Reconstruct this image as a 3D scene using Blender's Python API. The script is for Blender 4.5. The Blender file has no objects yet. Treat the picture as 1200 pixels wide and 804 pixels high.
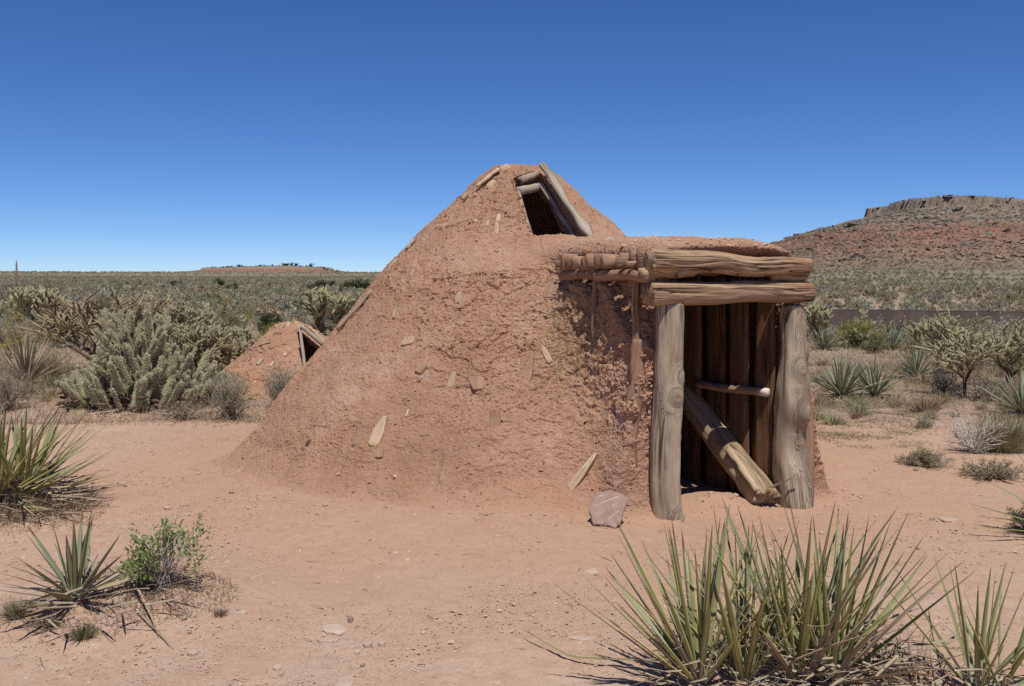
import bpy, math, random
import numpy as np
from mathutils import Vector, Matrix
from mathutils.bvhtree import BVHTree

R = math.radians
random.seed(7)
SC = bpy.context.scene
COL = SC.collection

# ------------------------------------------------------------------ camera, sky, sun, exposure
F = 1180.0            # focal length in photo pixels (1200 wide)
HY = 324.0            # photo row of the horizon
CAMH = 1.6
PITCH = math.atan((402 - HY) / F)
cam = bpy.data.cameras.new('camera'); cam.sensor_width = 36.0; cam.lens = 36.0 * F / 1200
cam.clip_start = 0.05; cam.clip_end = 20000
camo = bpy.data.objects.new('camera', cam); COL.objects.link(camo)
camo.location = (0, 0, CAMH); camo.rotation_euler = (R(90) - PITCH, 0, 0)
SC.camera = camo

SUN_EL = R(67)
SUN_H = Vector((0.21, -0.98, 0)).normalized()          # horizontal direction towards the sun
SUN_D = Vector((SUN_H.x * math.cos(SUN_EL), SUN_H.y * math.cos(SUN_EL), math.sin(SUN_EL)))
world = bpy.data.worlds.new('World'); SC.world = world; world.use_nodes = True
wn = world.node_tree; bg = wn.nodes['Background']
sky = wn.nodes.new('ShaderNodeTexSky'); sky.sky_type = 'NISHITA'; sky.sun_disc = False
sky.sun_elevation = SUN_EL; sky.sun_rotation = math.atan2(SUN_H.x, SUN_H.y)
sky.altitude = 1200; sky.air_density = 0.62; sky.dust_density = 0.0; sky.ozone_density = 10.0
gam = wn.nodes.new('ShaderNodeGamma'); gam.inputs['Gamma'].default_value = 1.0
hsv = wn.nodes.new('ShaderNodeHueSaturation'); hsv.inputs['Saturation'].default_value = 1.09; hsv.inputs['Hue'].default_value = .505
wn.links.new(sky.outputs[0], gam.inputs[0]); wn.links.new(gam.outputs[0], hsv.inputs['Color'])
wn.links.new(hsv.outputs[0], bg.inputs[0]); bg.inputs[1].default_value = 0.112
sun = bpy.data.lights.new('sun', 'SUN'); sun.energy = 4.6; sun.angle = R(0.53); sun.color = (1.0, 0.955, 0.89)
suno = bpy.data.objects.new('sun', sun); COL.objects.link(suno)
suno.rotation_euler = SUN_D.to_track_quat('Z', 'Y').to_euler()
SC.view_settings.view_transform = 'Standard'; SC.view_settings.look = 'None'
SC.view_settings.exposure = 0.0; SC.view_settings.gamma = 1.0; SC.view_settings.use_curve_mapping = False
SC.render.engine = 'CYCLES'
SC.cycles.max_bounces = 6; SC.cycles.diffuse_bounces = 3; SC.cycles.glossy_bounces = 2
SC.cycles.transparent_max_bounces = 4; SC.cycles.use_denoising = False

# ------------------------------------------------------------------ numpy noise
def _h(i, j, k, s):
    h = (i.astype(np.int64) * 73856093) ^ (j.astype(np.int64) * 19349663) ^ (k.astype(np.int64) * 83492791) ^ (s * 2654435761 & 0xffffffff)
    h = h & 0xffffffff
    h ^= h >> 13; h = (h * 0x5bd1e995) & 0xffffffff; h ^= h >> 15; h = (h * 0x27d4eb2d) & 0xffffffff; h ^= h >> 13
    return h.astype(np.float64) / 4294967295.0

def vn(P, s=0):
    P = np.asarray(P, float)
    I = np.floor(P).astype(np.int64); f = P - I; u = f * f * f * (f * (f * 6 - 15) + 10)
    i, j, k = I[:, 0], I[:, 1], I[:, 2]
    out = 0
    for dx in (0, 1):
        wx = u[:, 0] if dx else 1 - u[:, 0]
        for dy in (0, 1):
            wy = u[:, 1] if dy else 1 - u[:, 1]
            for dz in (0, 1):
                wz = u[:, 2] if dz else 1 - u[:, 2]
                out = out + wx * wy * wz * _h(i + dx, j + dy, k + dz, s)
    return out * 2 - 1

def fbm(P, o=3, s=0, g=0.5):
    P = np.asarray(P, float); a = 1.0; t = 0; n = 0
    for q in range(o):
        t = t + a * vn(P * (2.03 ** q) + q * 17.3, s + q * 11); n += a; a *= g
    return t / n

def worley(P, s=0):
    P = np.asarray(P, float); I = np.floor(P).astype(np.int64); f = P - I
    best = np.full(len(P), 9.0)
    for dx in (-1, 0, 1):
        for dy in (-1, 0, 1):
            for dz in (-1, 0, 1):
                i, j, k = I[:, 0] + dx, I[:, 1] + dy, I[:, 2] + dz
                d = (dx + _h(i, j, k, s) - f[:, 0]) ** 2 + (dy + _h(i, j, k, s + 5) - f[:, 1]) ** 2 + (dz + _h(i, j, k, s + 9) - f[:, 2]) ** 2
                best = np.minimum(best, d)
    return np.sqrt(best)

def sst(a, b, x):
    t = np.clip((x - a) / (b - a), 0, 1); return t * t * (3 - 2 * t)

def V2(x, y, sc):
    x = np.asarray(x, float); y = np.asarray(y, float)
    return np.stack([x * sc, y * sc, np.zeros_like(x) + 3.7], -1)

# ------------------------------------------------------------------ layout helpers
CP, SP = math.cos(PITCH), math.sin(PITCH)
def ray(px, py):
    a, b = (px - 600) / F, (402 - py) / F
    return Vector((a, CP + SP * b, -SP + CP * b))
def at(px, py, Y):
    d = ray(px, py); return Vector((0, 0, CAMH)) + d * (Y / d.y)

CX, CY = 0.08, 9.0                          # lodge axis
MX, MY = 1.485, 6.757                       # middle of the doorway
DV = Vector((.914, .407, 0)).normalized(); NV = Vector((.407, -.914, 0)).normalized()
def W(u, v, z): return Vector((MX, MY, 0)) + DV * u + NV * v + Vector((0, 0, z))

MESA = (297.0, 520.0, 100.0, 75.0, 36.0)      # centre, half sizes, radius handled below
def sd_mesa(x, y):
    qx = np.abs(x - MESA[0]) - (MESA[2] - 45); qy = np.abs(y - MESA[1]) - (MESA[3] - 45)
    return np.hypot(np.maximum(qx, 0), np.maximum(qy, 0)) + np.minimum(np.maximum(qx, qy), 0) - 45

def gz(x, y):
    x = np.asarray(x, float); y = np.asarray(y, float)
    r = np.hypot(x, y)
    z = .03 * fbm(V2(x, y, .35).reshape(-1, 3), 2, 3).reshape(x.shape) * sst(2, 6, r) * (1 - np.exp(-((x - 1.485) ** 2 + (y - 6.757) ** 2) / 1.2))
    z = z + .45 * fbm(V2(x, y, .03).reshape(-1, 3), 2, 8).reshape(x.shape) * sst(16, 60, r)
    # vegetated bank behind the path
    z = z + .06 * sst(11.0, 12.5, y) * (1 - sst(-1.5, 0.0, x)) + .05 * sst(9.6, 10.6, y) * sst(3.2, 4.0, x)
    # dip on the right where the long wall stands
    z = z - .85 * sst(20, 42, y) * sst(3, 10, x) * (1 - sst(60, 120, y))
    # apron of the mesa
    s = sd_mesa(x, y)
    z = z + 3.6 * (1 - sst(118, 320, s))
    # far rise
    z = z + 13.0 * sst(700, 3200, r) + 2.5 * fbm(V2(x, y, .002).reshape(-1, 3), 3, 21).reshape(x.shape) * sst(300, 1500, r)
    # little sand mounds of the foreground plants, washed mud round the lodge
    def bump(cx, cy, rad, h):
        return h * np.exp(-(((x - cx) ** 2 + (y - cy) ** 2) / rad ** 2) ** 1.3)
    z = z + bump(-1.84, 4.95, .52, .11) + bump(1.1, 4.0, .55, .04) + bump(-3.6, 6.9, .8, .06)
    rr = np.hypot(x - CX, y - CY)
    z = z + (.05 * (1 - sst(2.5, 3.3, rr)) + .03 * (1 - sst(2.9, 3.9, rr))) * (1 - np.exp(-((x - MX) ** 2 + (y - MY) ** 2) / .9)) - .03 * np.exp(-((x - MX) ** 2 + (y - MY) ** 2) / .8) + .11 * np.exp(-((x - 1.45) ** 2 + (y - 6.95) ** 2) / .07)
    return z
def g1(x, y): return float(gz(np.array([x]), np.array([y]))[0])
def gp(px, py):
    d = ray(px, py); z = 0.0
    for _ in range(6):
        t = (z - CAMH) / d.z; p = Vector((0, 0, CAMH)) + d * t; z = g1(p.x, p.y)
    return Vector((p.x, p.y, z))

# ------------------------------------------------------------------ mesh helpers
class Acc:
    def __init__(s): s.V = []; s.Q = []; s.T = []; s.qm = []; s.tm = []; s.G = []; s.n = 0
    def add(s, V, Q=None, T=None, m=0, g=None):
        V = np.asarray(V, float).reshape(-1, 3)
        s.V.append(V); s.G.append(np.zeros_like(V) if g is None else np.asarray(g, float))
        if Q is not None and len(Q):
            Q = np.asarray(Q); s.Q.append(Q + s.n); s.qm.append(np.full(len(Q), m))
        if T is not None and len(T):
            T = np.asarray(T); s.T.append(T + s.n); s.tm.append(np.full(len(T), m))
        s.n += len(V)
    def mesh(s, name, mats, smooth=True, off=(0, 0, 0)):
        V = np.concatenate(s.V) - np.array(off)
        Q = np.concatenate(s.Q) if s.Q else np.zeros((0, 4), int)
        T = np.concatenate(s.T) if s.T else np.zeros((0, 3), int)
        me = bpy.data.meshes.new(name)
        me.vertices.add(len(V)); me.vertices.foreach_set('co', V.astype(np.float32).ravel())
        li = np.concatenate([Q.ravel(), T.ravel()]).astype(np.int32)
        me.loops.add(len(li)); me.loops.foreach_set('vertex_index', li)
        nq, nt = len(Q), len(T)
        me.polygons.add(nq + nt)
        me.polygons.foreach_set('loop_start', np.concatenate([np.arange(nq) * 4, nq * 4 + np.arange(nt) * 3]).astype(np.int32))
        me.polygons.foreach_set('use_smooth', np.full(nq + nt, bool(smooth)))
        mi = np.concatenate((s.qm if s.qm else []) + (s.tm if s.tm else [])).astype(np.int32)
        me.polygons.foreach_set('material_index', mi)
        for m in (mats if isinstance(mats, (list, tuple)) else [mats]): me.materials.append(m)
        me.update(calc_edges=True)
        G = np.concatenate(s.G)
        if np.any(G):
            at_ = me.attributes.new('gc', 'FLOAT_VECTOR', 'POINT'); at_.data.foreach_set('vector', G.astype(np.float32).ravel())
        return me

def tag(o, label=None, cat=None, group=None, kind=None):
    if label: o['label'] = label
    if cat: o['category'] = cat
    if group: o['group'] = group
    if kind: o['kind'] = kind
    return o
def root(name, label, cat, loc, group=None):
    o = bpy.data.objects.new(name, None); o.location = loc; o.empty_display_size = .1; COL.objects.link(o)
    return tag(o, label, cat, group)
def link(name, me, parent=None):
    o = bpy.data.objects.new(name, me); COL.objects.link(o)
    if parent is not None: o.parent = parent
    return o
def put(name, acc, mats, parent=None, smooth=True):
    """acc in world coordinates; becomes a part of parent (an unrotated Empty) or a top-level mesh with its origin at the base"""
    if parent is not None:
        return link(name, acc.mesh(name, mats, smooth, parent.location), parent)
    V = np.concatenate(acc.V); off = ((V[:, 0].min() + V[:, 0].max()) / 2, (V[:, 1].min() + V[:, 1].max()) / 2, V[:, 2].min())
    o = link(name, acc.mesh(name, mats, smooth, off)); o.location = off
    return o
def copy_tree(o, parent=None):
    c = o.copy(); COL.objects.link(c)
    if parent is not None: c.parent = parent
    for ch in KIDS.get(o.name, []): copy_tree(ch, c)
    return c
KIDS = {}
def kids(o):
    KIDS[o.name] = [c for c in COL.objects if c.parent == o]

def unit(a): return a / (np.linalg.norm(a, axis=-1, keepdims=True) + 1e-9)
def perp(D):
    D = unit(D); ref = np.where(np.abs(D[:, 2:3]) > .9, np.array([[1., 0, 0]]), np.array([[0, 0, 1.]]))
    A = unit(np.cross(D, ref)); return A, np.cross(D, A)

def tube(path, rad, seg=12, shape=None, cap=True, seed=0):
    """path (n,3), rad (n,), shape(ang, t, L) -> radius factor; returns V, Q, T, gc"""
    P = np.asarray(path, float); n = len(P); D = np.gradient(P, axis=0); D = unit(D)
    ref = np.array([0, 0, 1.]) if abs(D[n // 2][2]) < .8 else np.array([1., 0, 0])
    A = unit(np.cross(D, ref)); B = np.cross(D, A)
    L = np.concatenate([[0], np.cumsum(np.linalg.norm(np.diff(P, axis=0), axis=1))])
    an = np.arange(seg) * 2 * math.pi / seg
    aa, ll = np.meshgrid(an, L); tt = ll / L[-1]
    r = np.repeat(np.asarray(rad, float)[:, None], seg, 1)
    if shape is not None: r = r * shape(aa, tt, ll)
    V = P[:, None, :] + r[..., None] * (np.cos(aa)[..., None] * A[:, None, :] + np.sin(aa)[..., None] * B[:, None, :])
    G = np.stack([r * np.cos(aa) + seed * 1.7, r * np.sin(aa) + seed * .9, ll + seed * 3.1], -1)
    V = V.reshape(-1, 3); G = G.reshape(-1, 3)
    i = np.arange(n - 1)[:, None] * seg; j = np.arange(seg)[None, :]; j2 = (j + 1) % seg
    Q = np.stack([i + j, i + j2, i + seg + j2, i + seg + j], -1).reshape(-1, 4)
    T = np.zeros((0, 3), int)
    if cap:
        V = np.concatenate([V, P[:1], P[-1:]])
        G = np.concatenate([G, [[seed * 1.7, seed * .9, seed * 3.1]], [[seed * 1.7, seed * .9, L[-1] + seed * 3.1]]])
        k = n * seg; jj = np.arange(seg); j3 = (jj + 1) % seg
        T = np.concatenate([np.stack([np.full(seg, k), j3, jj], -1), np.stack([np.full(seg, k + 1), (n - 1) * seg + jj, (n - 1) * seg + j3], -1)])
    return V, Q[:, ::-1], T[:, ::-1], G

def twigs(P0, P1, P2, r):
    P0, P1, P2 = (np.asarray(p, float) for p in (P0, P1, P2)); n = len(P0); r = np.broadcast_to(r, (n,))
    A, B = perp(P2 - P0)
    V = np.zeros((n, 7, 3))
    for k in range(3):
        a = k * 2.0944; o = (math.cos(a) * A + math.sin(a) * B) * r[:, None]
        V[:, k] = P0 + o; V[:, 3 + k] = P1 + o * .65
    V[:, 6] = P2
    t = np.array([[0, 1, 4], [0, 4, 3], [1, 2, 5], [1, 5, 4], [2, 0, 3], [2, 3, 5], [3, 4, 6], [4, 5, 6], [5, 3, 6]])
    T = (np.arange(n) * 7)[:, None, None] + t[None]
    return V.reshape(-1, 3), T.reshape(-1, 3)

def leafq(C, D, l, w, rg):
    n = len(C); D = unit(D); N = rg.normal(size=(n, 3)); S = unit(np.cross(D, N)); U = np.cross(S, D)
    l = np.broadcast_to(l, (n,))[:, None]; w = np.broadcast_to(w, (n,))[:, None]
    V = np.stack([C, C + D * l * .5 + S * w * .5 + U * w * .15, C + D * l, C + D * l * .5 - S * w * .5 + U * w * .15], 1)
    Q = (np.arange(n) * 4)[:, None] + np.arange(4)[None]
    return V.reshape(-1, 3), Q

def blades(P0, P1, P2, w, rg):
    n = len(P0); A, B = perp(P2 - P0); a = rg.uniform(0, 6.28, n)[:, None]
    S = (np.cos(a) * A + np.sin(a) * B) * np.broadcast_to(w, (n,))[:, None] * .5
    V = np.stack([P0 - S, P0 + S, P1 + S * .8, P1 - S * .8, P2], 1)
    Q = (np.arange(n) * 5)[:, None] + np.array([[0, 1, 2, 3]]); T = (np.arange(n) * 5)[:, None] + np.array([[3, 2, 4]])
    return V.reshape(-1, 3), Q, T

ICO_V = np.array([[0, .526, .851], [0, -.526, .851], [.526, .851, 0], [-.526, .851, 0], [.526, -.851, 0], [-.526, -.851, 0], [.851, 0, .526], [-.851, 0, .526], [.851, 0, -.526], [-.851, 0, -.526], [0, .526, -.851], [0, -.526, -.851]])
ICO_T = np.array([[0, 1, 6], [0, 6, 2], [0, 2, 3], [0, 3, 7], [0, 7, 1], [1, 7, 5], [1, 5, 4], [1, 4, 6], [6, 4, 8], [6, 8, 2], [2, 8, 10], [2, 10, 3], [3, 10, 9], [3, 9, 7], [7, 9, 5], [5, 9, 11], [5, 11, 4], [4, 11, 8], [8, 11, 10], [9, 10, 11]])
def rocks(P, s, rg, flat=.7, jit=.3):
    n = len(P); an = rg.uniform(0, 6.28, n)
    v = ICO_V[None] * (1 + rg.uniform(-jit, jit, (n, 12, 1))) * rg.uniform(.6, 1.25, (n, 1, 3)) * np.array([1, 1, flat])
    c, q = np.cos(an)[:, None], np.sin(an)[:, None]
    x = v[..., 0] * c - v[..., 1] * q; y = v[..., 0] * q + v[..., 1] * c
    V = np.stack([x, y, v[..., 2]], -1) * np.broadcast_to(s, (n,))[:, None, None] + P[:, None]
    return V.reshape(-1, 3), ((np.arange(n) * 12)[:, None, None] + ICO_T[None]).reshape(-1, 3)

# ------------------------------------------------------------------ materials
class M:
    def __init__(s, name, rough=.9, spec=.15):
        s.m = bpy.data.materials.new(name); s.m.use_nodes = True; s.t = s.m.node_tree
        s.b = s.t.nodes['Principled BSDF']; s.b.inputs['Roughness'].default_value = rough
        s.b.inputs['Specular IOR Level'].default_value = spec
    def n(s, t, **kw):
        x = s.t.nodes.new(t)
        for k, v in kw.items(): setattr(x, k, v)
        return x
    def L(s, a, b): s.t.links.new(a, b)
    def obj(s): return s.n('ShaderNodeTexCoord').outputs['Object']
    def attr(s, nm): return s.n('ShaderNodeAttribute', attribute_name=nm).outputs['Vector']
    def rnd(s): return s.n('ShaderNodeObjectInfo').outputs['Random']
    def mapv(s, v, sc, loc=(0, 0, 0)):
        x = s.n('ShaderNodeMapping'); x.inputs['Scale'].default_value = sc; x.inputs['Location'].default_value = loc; s.L(v, x.inputs[0]); return x.outputs[0]
    def noise(s, v, sc, det=4, ro=.6, dist=0):
        x = s.n('ShaderNodeTexNoise'); x.inputs['Scale'].default_value = sc; x.inputs['Detail'].default_value = det
        x.inputs['Roughness'].default_value = ro; x.inputs['Distortion'].default_value = dist; s.L(v, x.inputs['Vector']); return x.outputs[0]
    def vor(s, v, sc, feat='F1'):
        x = s.n('ShaderNodeTexVoronoi', feature=feat); x.inputs['Scale'].default_value = sc; s.L(v, x.inputs['Vector']); return x.outputs['Distance']
    def ramp(s, f, st):
        x = s.n('ShaderNodeValToRGB'); e = x.color_ramp.elements
        while len(e) < len(st): e.new(.5)
        for q, (p, c) in zip(e, st): q.position = p; q.color = (*c, 1) if len(c) == 3 else c
        s.L(f, x.inputs[0]); return x.outputs[0]
    def gray(s, f, a, b): return s.ramp(f, [(a, (0, 0, 0)), (b, (1, 1, 1))])
    def mix(s, f, a, b, mode='MIX'):
        x = s.n('ShaderNodeMix', data_type='RGBA', blend_type=mode)
        for v, i in ((f, 0), (a, 6), (b, 7)):
            if hasattr(v, 'is_output'): s.L(v, x.inputs[i])
            else: x.inputs[i].default_value = v if i == 0 else (*v, 1)
        return x.outputs[2]
    def math(s, op, a, b=0.):
        x = s.n('ShaderNodeMath', operation=op)
        for v, i in ((a, 0), (b, 1)):
            if hasattr(v, 'is_output'): s.L(v, x.inputs[i])
            else: x.inputs[i].default_value = v
        return x.outputs[0]
    def sep(s, v): x = s.n('ShaderNodeSeparateXYZ'); s.L(v, x.inputs[0]); return x.outputs
    def bump(s, h, st, d, nrm=None):
        x = s.n('ShaderNodeBump'); x.inputs['Strength'].default_value = st; x.inputs['Distance'].default_value = d
        s.L(h, x.inputs['Height'])
        if nrm is not None: s.L(nrm, x.inputs['Normal'])
        return x.outputs[0]
    def col(s, c):
        if hasattr(c, 'is_output'): s.L(c, s.b.inputs['Base Color'])
        else: s.b.inputs['Base Color'].default_value = (*c, 1)
    def nrm(s, n): s.L(n, s.b.inputs['Normal'])

def m_mud():
    m = M('mud_plaster', 1.0, 0); o = m.obj()
    c = m.ramp(m.noise(o, 1.1, 5, .65), [(.30, (.295, .17, .108)), (.48, (.38, .23, .15)), (.72, (.475, .31, .22))])
    c = m.mix(m.gray(m.noise(m.mapv(o, (1, 1, .6), (5, 2, 7)), .9, 5, .7), .48, .66), c, (.37, .25, .172))
    c = m.mix(m.gray(m.noise(o, 7, 6, .7), .35, .75), c, (.365, .19, .112))
    c = m.mix(m.gray(m.noise(m.mapv(o, (1, 1, 1), (4, 9, 2)), 2.1, 4, .6), .66, .72), c, (.42, .315, .265))
    c = m.mix(m.gray(m.noise(o, 95, 3, .7), .60, .74), c, (.57, .41, .28))
    c = m.mix(m.gray(m.noise(m.mapv(o, (.6, .6, 1)), 50, 4, .7), .62, .74), c, (.28, .12, .065))
    x_, y_, z_ = m.sep(o)
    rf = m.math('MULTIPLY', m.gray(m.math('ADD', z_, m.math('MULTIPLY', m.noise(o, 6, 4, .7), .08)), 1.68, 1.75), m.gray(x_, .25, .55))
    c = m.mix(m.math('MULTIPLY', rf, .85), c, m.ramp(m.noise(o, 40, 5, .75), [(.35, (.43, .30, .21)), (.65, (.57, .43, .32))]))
    sb = m.n('ShaderNodeVectorMath', operation='DISTANCE'); m.L(o, sb.inputs[0]); sb.inputs[1].default_value = (.42, -1.75, 1.22)
    sm = m.gray(m.math('ADD', m.math('MULTIPLY', sb.outputs['Value'], -1.6), m.math('ADD', .55, m.noise(o, 5, 4, .7))), .35, .6)
    c = m.mix(m.math('MULTIPLY', sm, m.gray(m.noise(o, 26, 5, .75), .42, .60)), c, (.21, .135, .075))
    c = m.mix(m.math('MULTIPLY', sm, m.gray(m.noise(m.mapv(o, (1, 1, .35)), 90, 3, .7), .58, .68)), c, (.50, .37, .23))
    c = m.mix(m.ramp(m.math('ADD', z_, m.math('MULTIPLY', m.noise(o, 3, 4, .6), .25)), [(.10, (1, 1, 1)), (.34, (0, 0, 0))]), c, m.ramp(m.noise(o, 3.2, 5, .65), [(.4, (.415, .252, .163)), (.7, (.445, .285, .195))]))
    m.col(c)
    h1 = m.vor(o, 46); h2 = m.noise(m.mapv(o, (.6, .6, 1)), 34, 8, .8); h3 = m.noise(o, 170, 3, .7)
    m.nrm(m.bump(h3, .5, .003, m.bump(h2, .8, .013, m.bump(h1, .25, .008)))); return m.m

def m_soil():
    m = M('desert_soil', 1.0, 0); o = m.n('ShaderNodeNewGeometry').outputs['Position']; x, y, z = m.sep(o)
    big = m.noise(o, .45, 4, .6); mid = m.noise(o, 3.2, 5, .65); fine = m.noise(o, 70, 4, .75)
    c = m.ramp(big, [(.3, (.40, .272, .195)), (.55, (.475, .338, .248)), (.75, (.435, .303, .222))])
    c = m.mix(m.gray(mid, .42, .75), c, (.425, .268, .178))
    # red washed mud near the lodge
    v = m.n('ShaderNodeVectorMath', operation='DISTANCE'); m.L(o, v.inputs[0]); v.inputs[1].default_value = (CX + .15, CY - .2, 0)
    d = m.math('ADD', v.outputs['Value'], m.math('MULTIPLY', m.noise(o, 1.3, 4, .6), 1.5))
    x1 = m.n('ShaderNodeMapRange'); m.L(d, x1.inputs[0]); x1.inputs[1].default_value = 3.6; x1.inputs[2].default_value = 5.5; x1.inputs[3].default_value = .95; x1.inputs[4].default_value = 0
    c = m.mix(x1.outputs[0], c, m.ramp(mid, [(.4, (.415, .252, .163)), (.7, (.445, .285, .195))]))
    # litter among the plants behind the path
    yy = m.math('ADD', y, m.math('MULTIPLY', m.noise(o, .8, 4, .6), 3.0))
    xr = m.n('ShaderNodeMapRange'); m.L(x, xr.inputs[0]); xr.inputs[1].default_value = 1.5; xr.inputs[2].default_value = 4.0; xr.inputs[3].default_value = 0.6; xr.inputs[4].default_value = 1.6; yy = m.math('ADD', yy, xr.outputs[0])
    lit = m.n('ShaderNodeMapRange'); m.L(yy, lit.inputs[0]); lit.inputs[1].default_value = 12.9; lit.inputs[2].default_value = 14.8
    litn = m.math('MULTIPLY', lit.outputs[0], m.gray(m.noise(o, 1.9, 5, .7), .30, .55))
    c = m.mix(litn, c, (.265, .198, .142))
    far = m.n('ShaderNodeMapRange'); m.L(y, far.inputs[0]); far.inputs[1].default_value = 35; far.inputs[2].default_value = 200
    fc = m.ramp(m.noise(o, .11, 6, .75), [(.38, (.13, .13, .085)), (.5, (.185, .175, .12)), (.62, (.25, .21, .15))])
    c = m.mix(far.outputs[0], c, fc)
    c = m.mix(m.gray(m.noise(o, 110, 3, .75), .58, .70), c, (.62, .49, .38))
    c = m.mix(m.gray(m.noise(m.mapv(o, (.7, 1.1, 1)), 62, 4, .78), .585, .70), c, (.25, .145, .09))
    c = m.mix(m.gray(m.noise(o, 14, 5, .7), .52, .74), c, (.37, .235, .155))
    m.col(c)
    m.nrm(m.bump(m.noise(o, 260, 3, .7), .5, .004, m.bump(fine, .6, .012, m.bump(mid, .5, .03)))); return m.m

def m_wood(name, base, dark, pale, crack=.5, grey=0.0):
    m = M(name, .85, .15); g = m.attr('gc')
    a = m.noise(m.mapv(g, (26, 26, 1.5)), 1, 8, .72, .35)
    c = m.ramp(a, [(.28, dark), (.5, base), (.74, pale)])
    b = m.noise(m.mapv(g, (9, 9, 1.6), (3, 1, 2)), 1, 4, .6)
    c = m.mix(m.gray(b, .42, .68), c, tuple(.68 * q + grey for q in base))
    b3 = m.noise(m.mapv(g, (3, 3, 2.2), (9, 4, 2)), 1, 5, .65); c = m.mix(m.gray(b3, .50, .72), c, tuple(w_ * q for w_, q in zip((.62, .52, .45), base)))
    cr = m.noise(m.mapv(g, (52, 52, 1.0), (7, 7, 1)), 1, 3, .5, .3)
    ck = m.ramp(cr, [(.45, (0, 0, 0)), (.48, (1, 1, 1)), (.52, (1, 1, 1)), (.55, (0, 0, 0))])
    b2 = m.gray(m.noise(m.mapv(g, (5, 5, 1.2), (1, 5, 8)), 1, 3, .6), .45, .6)
    ckm = m.math('MULTIPLY', m.math('MULTIPLY', ck, b2), crack)
    c = m.mix(ckm, c, tuple(.22 * q for q in dark)); m.col(c)
    hh = m.math('SUBTRACT', a, m.math('MULTIPLY', ckm, 1.4))
    m.nrm(m.bump(hh, .55, .010)); return m.m

def m_plain(name, c1, c2, c3=None, sc=8, rough=.85, spec=.2, rand=.0, bump=0, trans=0):
    m = M(name, rough, spec); o = m.obj()
    r = m.rnd(); f = m.noise(o, sc, 4, .65)
    if rand: f = m.math('ADD', m.math('MULTIPLY', f, 1 - rand * .5), m.math('MULTIPLY', m.math('SUBTRACT', r, .25), rand))
    st = [(.32, c1), (.62, c2)] + ([(.8, c3)] if c3 else [])
    m.col(m.ramp(f, st))
    if bump: m.nrm(m.bump(m.noise(o, sc * 4, 4, .7), .6, bump))
    if trans:
        t = m.n('ShaderNodeBsdfTranslucent'); m.L(m.b.inputs['Base Color'].links[0].from_socket, t.inputs[0])
        mx = m.n('ShaderNodeMixShader'); mx.inputs[0].default_value = trans
        m.L(m.b.outputs[0], mx.inputs[1]); m.L(t.outputs[0], mx.inputs[2]); m.L(mx.outputs[0], m.t.nodes['Material Output'].inputs[0])
    return m.m

def m_yucca(name, ca, cb, tip=(.10, .05, .03), edge=(.42, .40, .22)):
    """gc = (across -1..1, facing, along 0..1)"""
    m = M(name, .55, .3); g = m.attr('gc'); x, y, z = m.sep(g)
    r = m.rnd()
    fy = m.math('ADD', m.math('MULTIPLY', y, .5), m.math('ADD', m.math('MULTIPLY', r, .5), .25)); c = m.mix(m.gray(fy, .15, .85), cb, ca)
    st = m.noise(m.mapv(g, (5, 5, .8)), 1, 3, .6)
    c = m.mix(m.gray(st, .4, .7), c, tuple(.72 * q for q in ca))
    c = m.mix(m.ramp(z, [(.0, (1, 1, 1)), (.16, (.0, .0, .0))]), c, (.45, .42, .30))
    c = m.mix(m.gray(m.math('ABSOLUTE', x), .72, .98), c, edge)
    zz = m.math('ADD', z, m.math('MULTIPLY', m.math('SUBTRACT', r, .5), .12))
    c = m.mix(m.ramp(zz, [(.86, (0, 0, 0)), (.95, (1, 1, 1))]), c, tip); m.col(c)
    m.nrm(m.bump(st, .25, .004)); return m.m

MUD = m_mud(); SOIL = m_soil()
W_GREY = m_wood('weathered_grey_wood', (.455, .362, .258), (.25, .18, .12), (.63, .53, .40), .95, .0)
W_TAN = m_wood('tan_log_wood', (.42, .285, .175), (.22, .13, .07), (.56, .41, .27), 1.0)
W_RED = m_wood('mud_stained_wood', (.37, .225, .145), (.26, .145, .09), (.44, .295, .205), .6)
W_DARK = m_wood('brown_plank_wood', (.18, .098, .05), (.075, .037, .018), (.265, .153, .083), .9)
W_PALE = m_wood('fresh_pale_wood', (.58, .43, .28), (.42, .28, .165), (.66, .53, .38), .25)
W_SUNLIT = m_plain('sunlit_tip_wood', (.62, .52, .40), (.70, .62, .50), sc=30)  # pale colour standing in for sunlight on the cross stick
W_SPLIT = m_wood('split_light_wood', (.47, .35, .225), (.30, .19, .11), (.58, .46, .32), .7)
W_BOARD = m_wood('bleached_board_wood', (.43, .36, .275), (.24, .185, .13), (.54, .475, .385), .6)
STONE = m_plain('pinkish_slab_stone', (.27, .178, .135), (.35, .245, .192), (.41, .305, .25), 14, .9, .08, 0, .006)
PSTONE = m_plain('pale_flat_stone', (.38, .275, .20), (.48, .365, .285), (.54, .44, .36), 9, .85, .2, .2, .004)
VEIN = m_plain('white_vein', (.6, .5, .43), (.68, .6, .53), sc=40)
GRAVEL = m_plain('loose_gravel', (.38, .25, .17), (.52, .37, .27), (.68, .56, .46), 18, .9, .1)
CLOD = m_plain('mud_clods', (.33, .18, .105), (.42, .25, .155), (.50, .33, .23), 6, .95, .05)
STRAW = m_plain('straw_bits', (.42, .28, .16), (.58, .43, .28), (.66, .53, .38), 14, .9, .1)
YUC_A = m_yucca('yucca_blade', (.275, .30, .155), (.42, .365, .10), edge=(.55, .48, .20))
YUC_G = m_yucca('grey_yucca_blade', (.215, .23, .135), (.30, .27, .11), edge=(.38, .34, .19))
YUC_D = m_yucca('dead_yucca_blade', (.42, .33, .215), (.30, .20, .125), (.16, .09, .055), (.50, .42, .30))
YUC_F = m_yucca('yucca_blade_distant', (.25, .285, .18), (.36, .35, .19), edge=(.46, .44, .28))
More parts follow.
